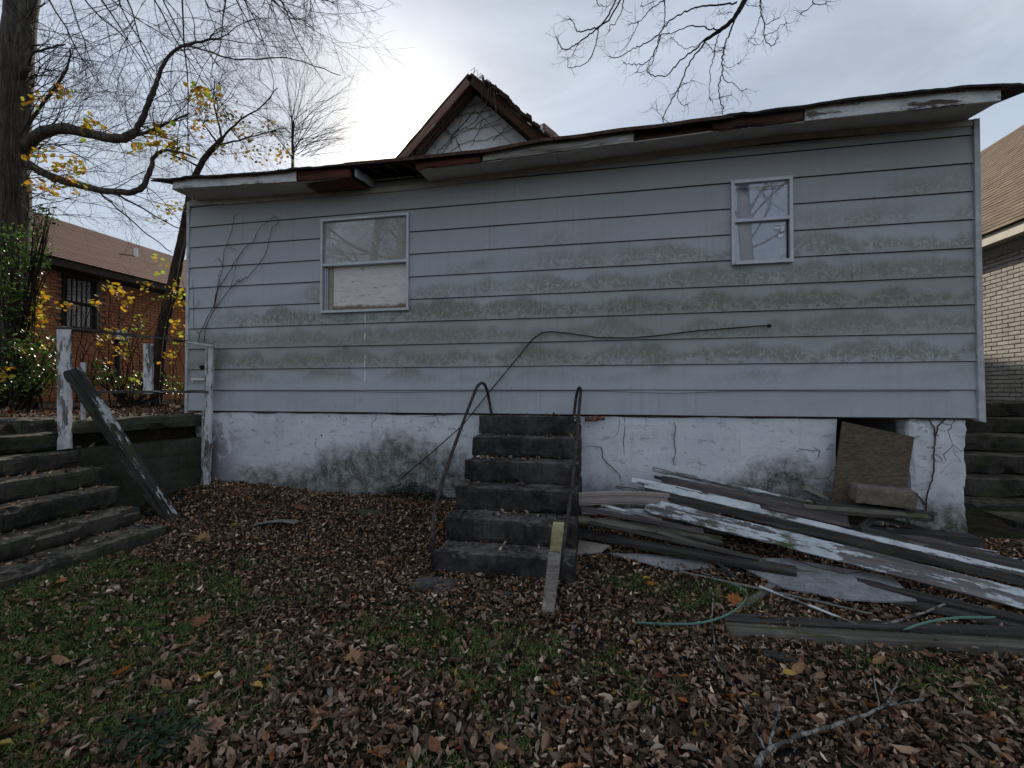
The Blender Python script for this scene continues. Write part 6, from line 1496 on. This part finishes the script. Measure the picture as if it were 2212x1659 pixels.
# ---- single leaves that stand out
def maple_mesh(name, col, seed):
    rr = random.Random(seed)
    lob = [(-1.0, 0.0), (-0.62, 0.10), (-0.70, 0.42), (-0.36, 0.34), (-0.30, 0.72), (-0.02, 0.46), (0.12, 0.86), (0.26, 0.42), (0.55, 0.60), (0.56, 0.26), (1.0, 0.06)]
    out = [(x * 0.5, y * 0.5) for x, y in lob] + [(x * 0.5, -y * 0.5 * rr.uniform(.8, 1.1)) for x, y in lob[-2:0:-1]]
    n = len(out); cu, fo = rr.uniform(-.5, .6), rr.uniform(-.1, .5)
    f = lambda x, y: cu * x * x + fo * abs(y) * 0.5 + 0.06 * mnoise.noise(Vector((x * 5, y * 5, seed)))
    vs = [(x, y, f(x, y)) for x, y in out] + [(x * 0.5, y * 0.5, f(x * .5, y * .5) - 0.02) for x, y in out] + [(0.0, 0, f(0, 0) - 0.03)]
    fs = [(i, (i + 1) % n, n + (i + 1) % n, n + i) for i in range(n)] + [(n + i, n + (i + 1) % n, 2 * n) for i in range(n)]
    b = len(vs); vs += [(-0.5, 0.012, f(-.5, 0)), (-0.5, -0.012, f(-.5, 0)), (-0.95, 0.0, f(-.5, 0) + 0.08)]; fs.append((b, b + 1, b + 2))
    me = bpy.data.meshes.new(name); me.from_pydata(vs, [], fs); me.update(); return paint(me, col, rr)
def simple_leaf_mesh(name, col, seed):
    rr = random.Random(seed); cu, fo = rr.uniform(-.4, .5), rr.uniform(-.1, .4); w = rr.uniform(.3, .55)
    T = [(0,0),(.15,.28),(.35,.48),(.6,.46),(.82,.28),(1,0),(.82,-.28),(.6,-.46),(.35,-.48),(.15,-.28)]; n = len(T)
    f = lambda x, y: cu * (x - .45) ** 2 * 1.6 + fo * abs(y) * .7 + 0.03 * mnoise.noise(Vector((x * 6, y * 6, seed)))
    vs = [(x - .5, y * w, f(x, y)) for x, y in T] + [(x - .5, 0, f(x, 0) - .03) for x in (.2, .4, .6, .8)]
    m = [n, n + 1, n + 2, n + 3]
    fs = [(0, m[0], 1), (1, m[0], m[1], 2), (2, m[1], m[2], 3), (3, m[2], m[3], 4), (4, m[3], 5), (5, m[3], 6), (6, m[3], m[2], 7), (7, m[2], m[1], 8), (8, m[1], m[0], 9), (9, m[0], 0)]
    me = bpy.data.meshes.new(name); me.from_pydata(vs, [], fs); me.update(); return paint(me, col, rr)
def paint(me, col, rr):
    ca = me.color_attributes.new('col', 'FLOAT_COLOR', 'POINT'); d = []
    for v in me.vertices: k = rr.uniform(0.8, 1.15); d += [col[0] * k, col[1] * k, col[2] * k, 1.0]
    ca.data.foreach_set('color', d); return me
def drop(me, p, size, rr, name='fallen_leaf', tilt=0.3, yaw=None):
    o = link(name, me, M['litter']); o.location = p; o.scale = (size, size, size); o.rotation_euler = (rr.gauss(0, tilt), rr.gauss(0, tilt), rr.uniform(0, 6.28) if yaw is None else yaw); return o
OR = (0.36, 0.135, 0.045); TN = (0.34, 0.19, 0.10); BR = (0.22, 0.10, 0.05); PK = (0.30, 0.18, 0.12); YL = (0.50, 0.33, 0.08); OB_ = (0.48, 0.17, 0.025); RD = (0.20, 0.04, 0.025)
rr = random.Random(77)
BIG = [(435, 1357, 'm', .16, BR, 'large curled brown sycamore leaf in the grass left of the pad'), (765, 1437, 'm', .20, TN, 'large tan sycamore leaf in the grass before the steps'), (265, 1468, 's', .11, OB_, 'bright orange leaf in the grass at lower left'),
       (1190, 1512, 's', .085, OB_, 'upright orange leaf in the leaves below the stake'), (440, 1171, 'm', .17, TN, 'large tan leaf below the slipped rail'), (558, 1330, 'm', .12, PK, 'pinkish lobed leaf in the lawn left of the steps'), (650, 1105, 'm', .20, BR, 'upright brown sycamore leaf near the stucco wall'),
       (955, 1231, 'm', .09, OR, 'orange maple leaf on the edge of the concrete pad'), (1408, 1272, 'm', .14, OR, 'orange brown leaf lying right of the straw grass'), (1440, 1330, 'm', .13, PK, 'pale pink lobed leaf above the green strap'), (1590, 1310, 'm', .17, OR, 'broad orange leaf under the curl of green strap'),
       (1965, 1322, 's', .13, BR, 'red brown leaf by the lichen covered stick'), (1705, 1472, 's', .10, YL, 'yellow curved leaf in the near right leaves'), (1725, 1462, 's', .12, TN, 'tan twisted leaf beside the yellow curved leaf'), (130, 1268, 's', .09, OR, 'orange leaf in the grass under the stair'),
       (130, 1443, 's', .10, TN, 'tan oval leaf in the lawn at far left'), (30, 1310, 's', .10, PK, 'pale leaf at the left edge below the stair'), (460, 1590, 'm', .13, PK, 'pinkish brown leaf at the bottom left of the lawn'), (430, 1632, 'm', .14, PK, 'brown lobed leaf at the bottom edge by the fern'),
       (815, 1652, 'm', .13, OR, 'orange lobed leaf at the bottom edge below centre'), (938, 1636, 's', .10, BR, 'round dark brown leaf at the bottom edge'), (555, 1497, 's', .075, YL, 'yellow leaf folded in the lawn'), (235, 1118, 'm', .12, TN, 'tan leaf caught on the slipped rail stair side'), (1040, 1330, 's', .08, YL, 'pale yellow leaf in front of the dark steps'),
       (1575, 1120, 's', .07, OR, 'small orange leaf lodged in the board heap'), (20, 1600, 'm', .16, TN, 'tan leaf at the bottom left corner'), (690, 1560, 's', .10, BR, 'brown leaf in the lawn below the tan sycamore leaf'), (1900, 1445, 's', .09, TN, 'tan leaf between the timber and the forked branch'), (1425, 1475, 's', .07, RD, 'dark red leaf in the lawn right of the stake'), (715, 1355, 'm', .10, OR, 'small orange lobed leaf above the tan sycamore leaf')]
for i, (u, v, k, s, c, lab) in enumerate(BIG):
    me = (maple_mesh if k == 'm' else simple_leaf_mesh)('fallen_leaf', c, i); p = atG(u, v) + Vector((0, 0, 0.045)); o = drop(me, p, s, rr)
    tag(o, lab, 'leaf', 'fallen leaves that stand out in the yard')
protos = [simple_leaf_mesh('fallen_leaf', c, 50 + i) for i, c in enumerate([(0.21,0.145,0.105),(0.28,0.20,0.15),(0.17,0.11,0.08),(0.34,0.23,0.16),(0.26,0.13,0.075),(0.31,0.25,0.21),(0.12,0.08,0.06),(0.38,0.30,0.24)])]
TONES = ['medium brown', 'tan', 'dark brown', 'sandy', 'rusty brown', 'greyish tan', 'blackish brown', 'pale beige']
cnt = 0
while cnt < 262:
    u = rr.uniform(0, 2212); v = rr.uniform(1290, 1659)
    p = atG(u, v)
    if p.x < -4.15 and p.y < -1.3: continue
    o = drop(rr.choice(protos), p + Vector((0, 0, rr.uniform(.028, .045))), rr.uniform(0.055, 0.095), rr, tilt=0.4)
    tone = TONES[protos.index(next(q for q in protos if q == o.data))]
    zone = 'in the lawn at lower left' if p.x < -1.9 else ('in the leaves before the dark steps' if p.x < -0.1 else ('in the leaves beside the forked branch' if p.y < -2.3 else 'in the leaves near the board heap'))
    tag(o, f'{tone} dry leaf {zone}', 'leaf', f'{tone} leaves {zone}'); cnt += 1
# dark fern at the lower edge
fr = thing('fern_weed', 'dark green ferny weed in the lawn at the lower edge', 'plant', atG(345, 1615)); items = []
for i in range(190):
    a = rr.uniform(0, 6.28); k = rr.random() ** .6; p = atG(345, 1615) + Vector((math.cos(a) * k * .26, math.sin(a) * k * .13, 0.03 + rr.uniform(0, .05)))
    items.append((p, rr.uniform(.03, .06), rr.uniform(.012, .025), a + rr.uniform(-.5, .5), rr.uniform(-.5, .2), rr.uniform(-.4, .4), (0.02 * rr.uniform(.7, 1.4), 0.055 * rr.uniform(.7, 1.4), 0.02)))
leaves_mesh('fronds', items, M['green_leaf'], fr, 'stuff')
wd = thing('wall_weed', 'mossy weeds along the foot of the stained stucco wall', 'plant', atG(850, 1085)); items = []
for i in range(2600):
    x = rr.gauss(-2.25, 0.35); p = Vector((x, -0.03 - abs(rr.gauss(0, .06)), gz(x, 0) + rr.random() ** 1.5 * .24 * math.exp(-((x + 2.25) / 0.45) ** 2))); c = rr.uniform(.5, 1.3)
    items.append((p, rr.uniform(.015, .035), rr.uniform(.008, .015), rr.uniform(0, 6.28), rr.uniform(-1, .3), rr.uniform(-.6, .6), (0.022 * c, 0.03 * c, 0.010 * c)))
leaves_mesh('sprigs', items, M['green_leaf'], wd, 'stuff')
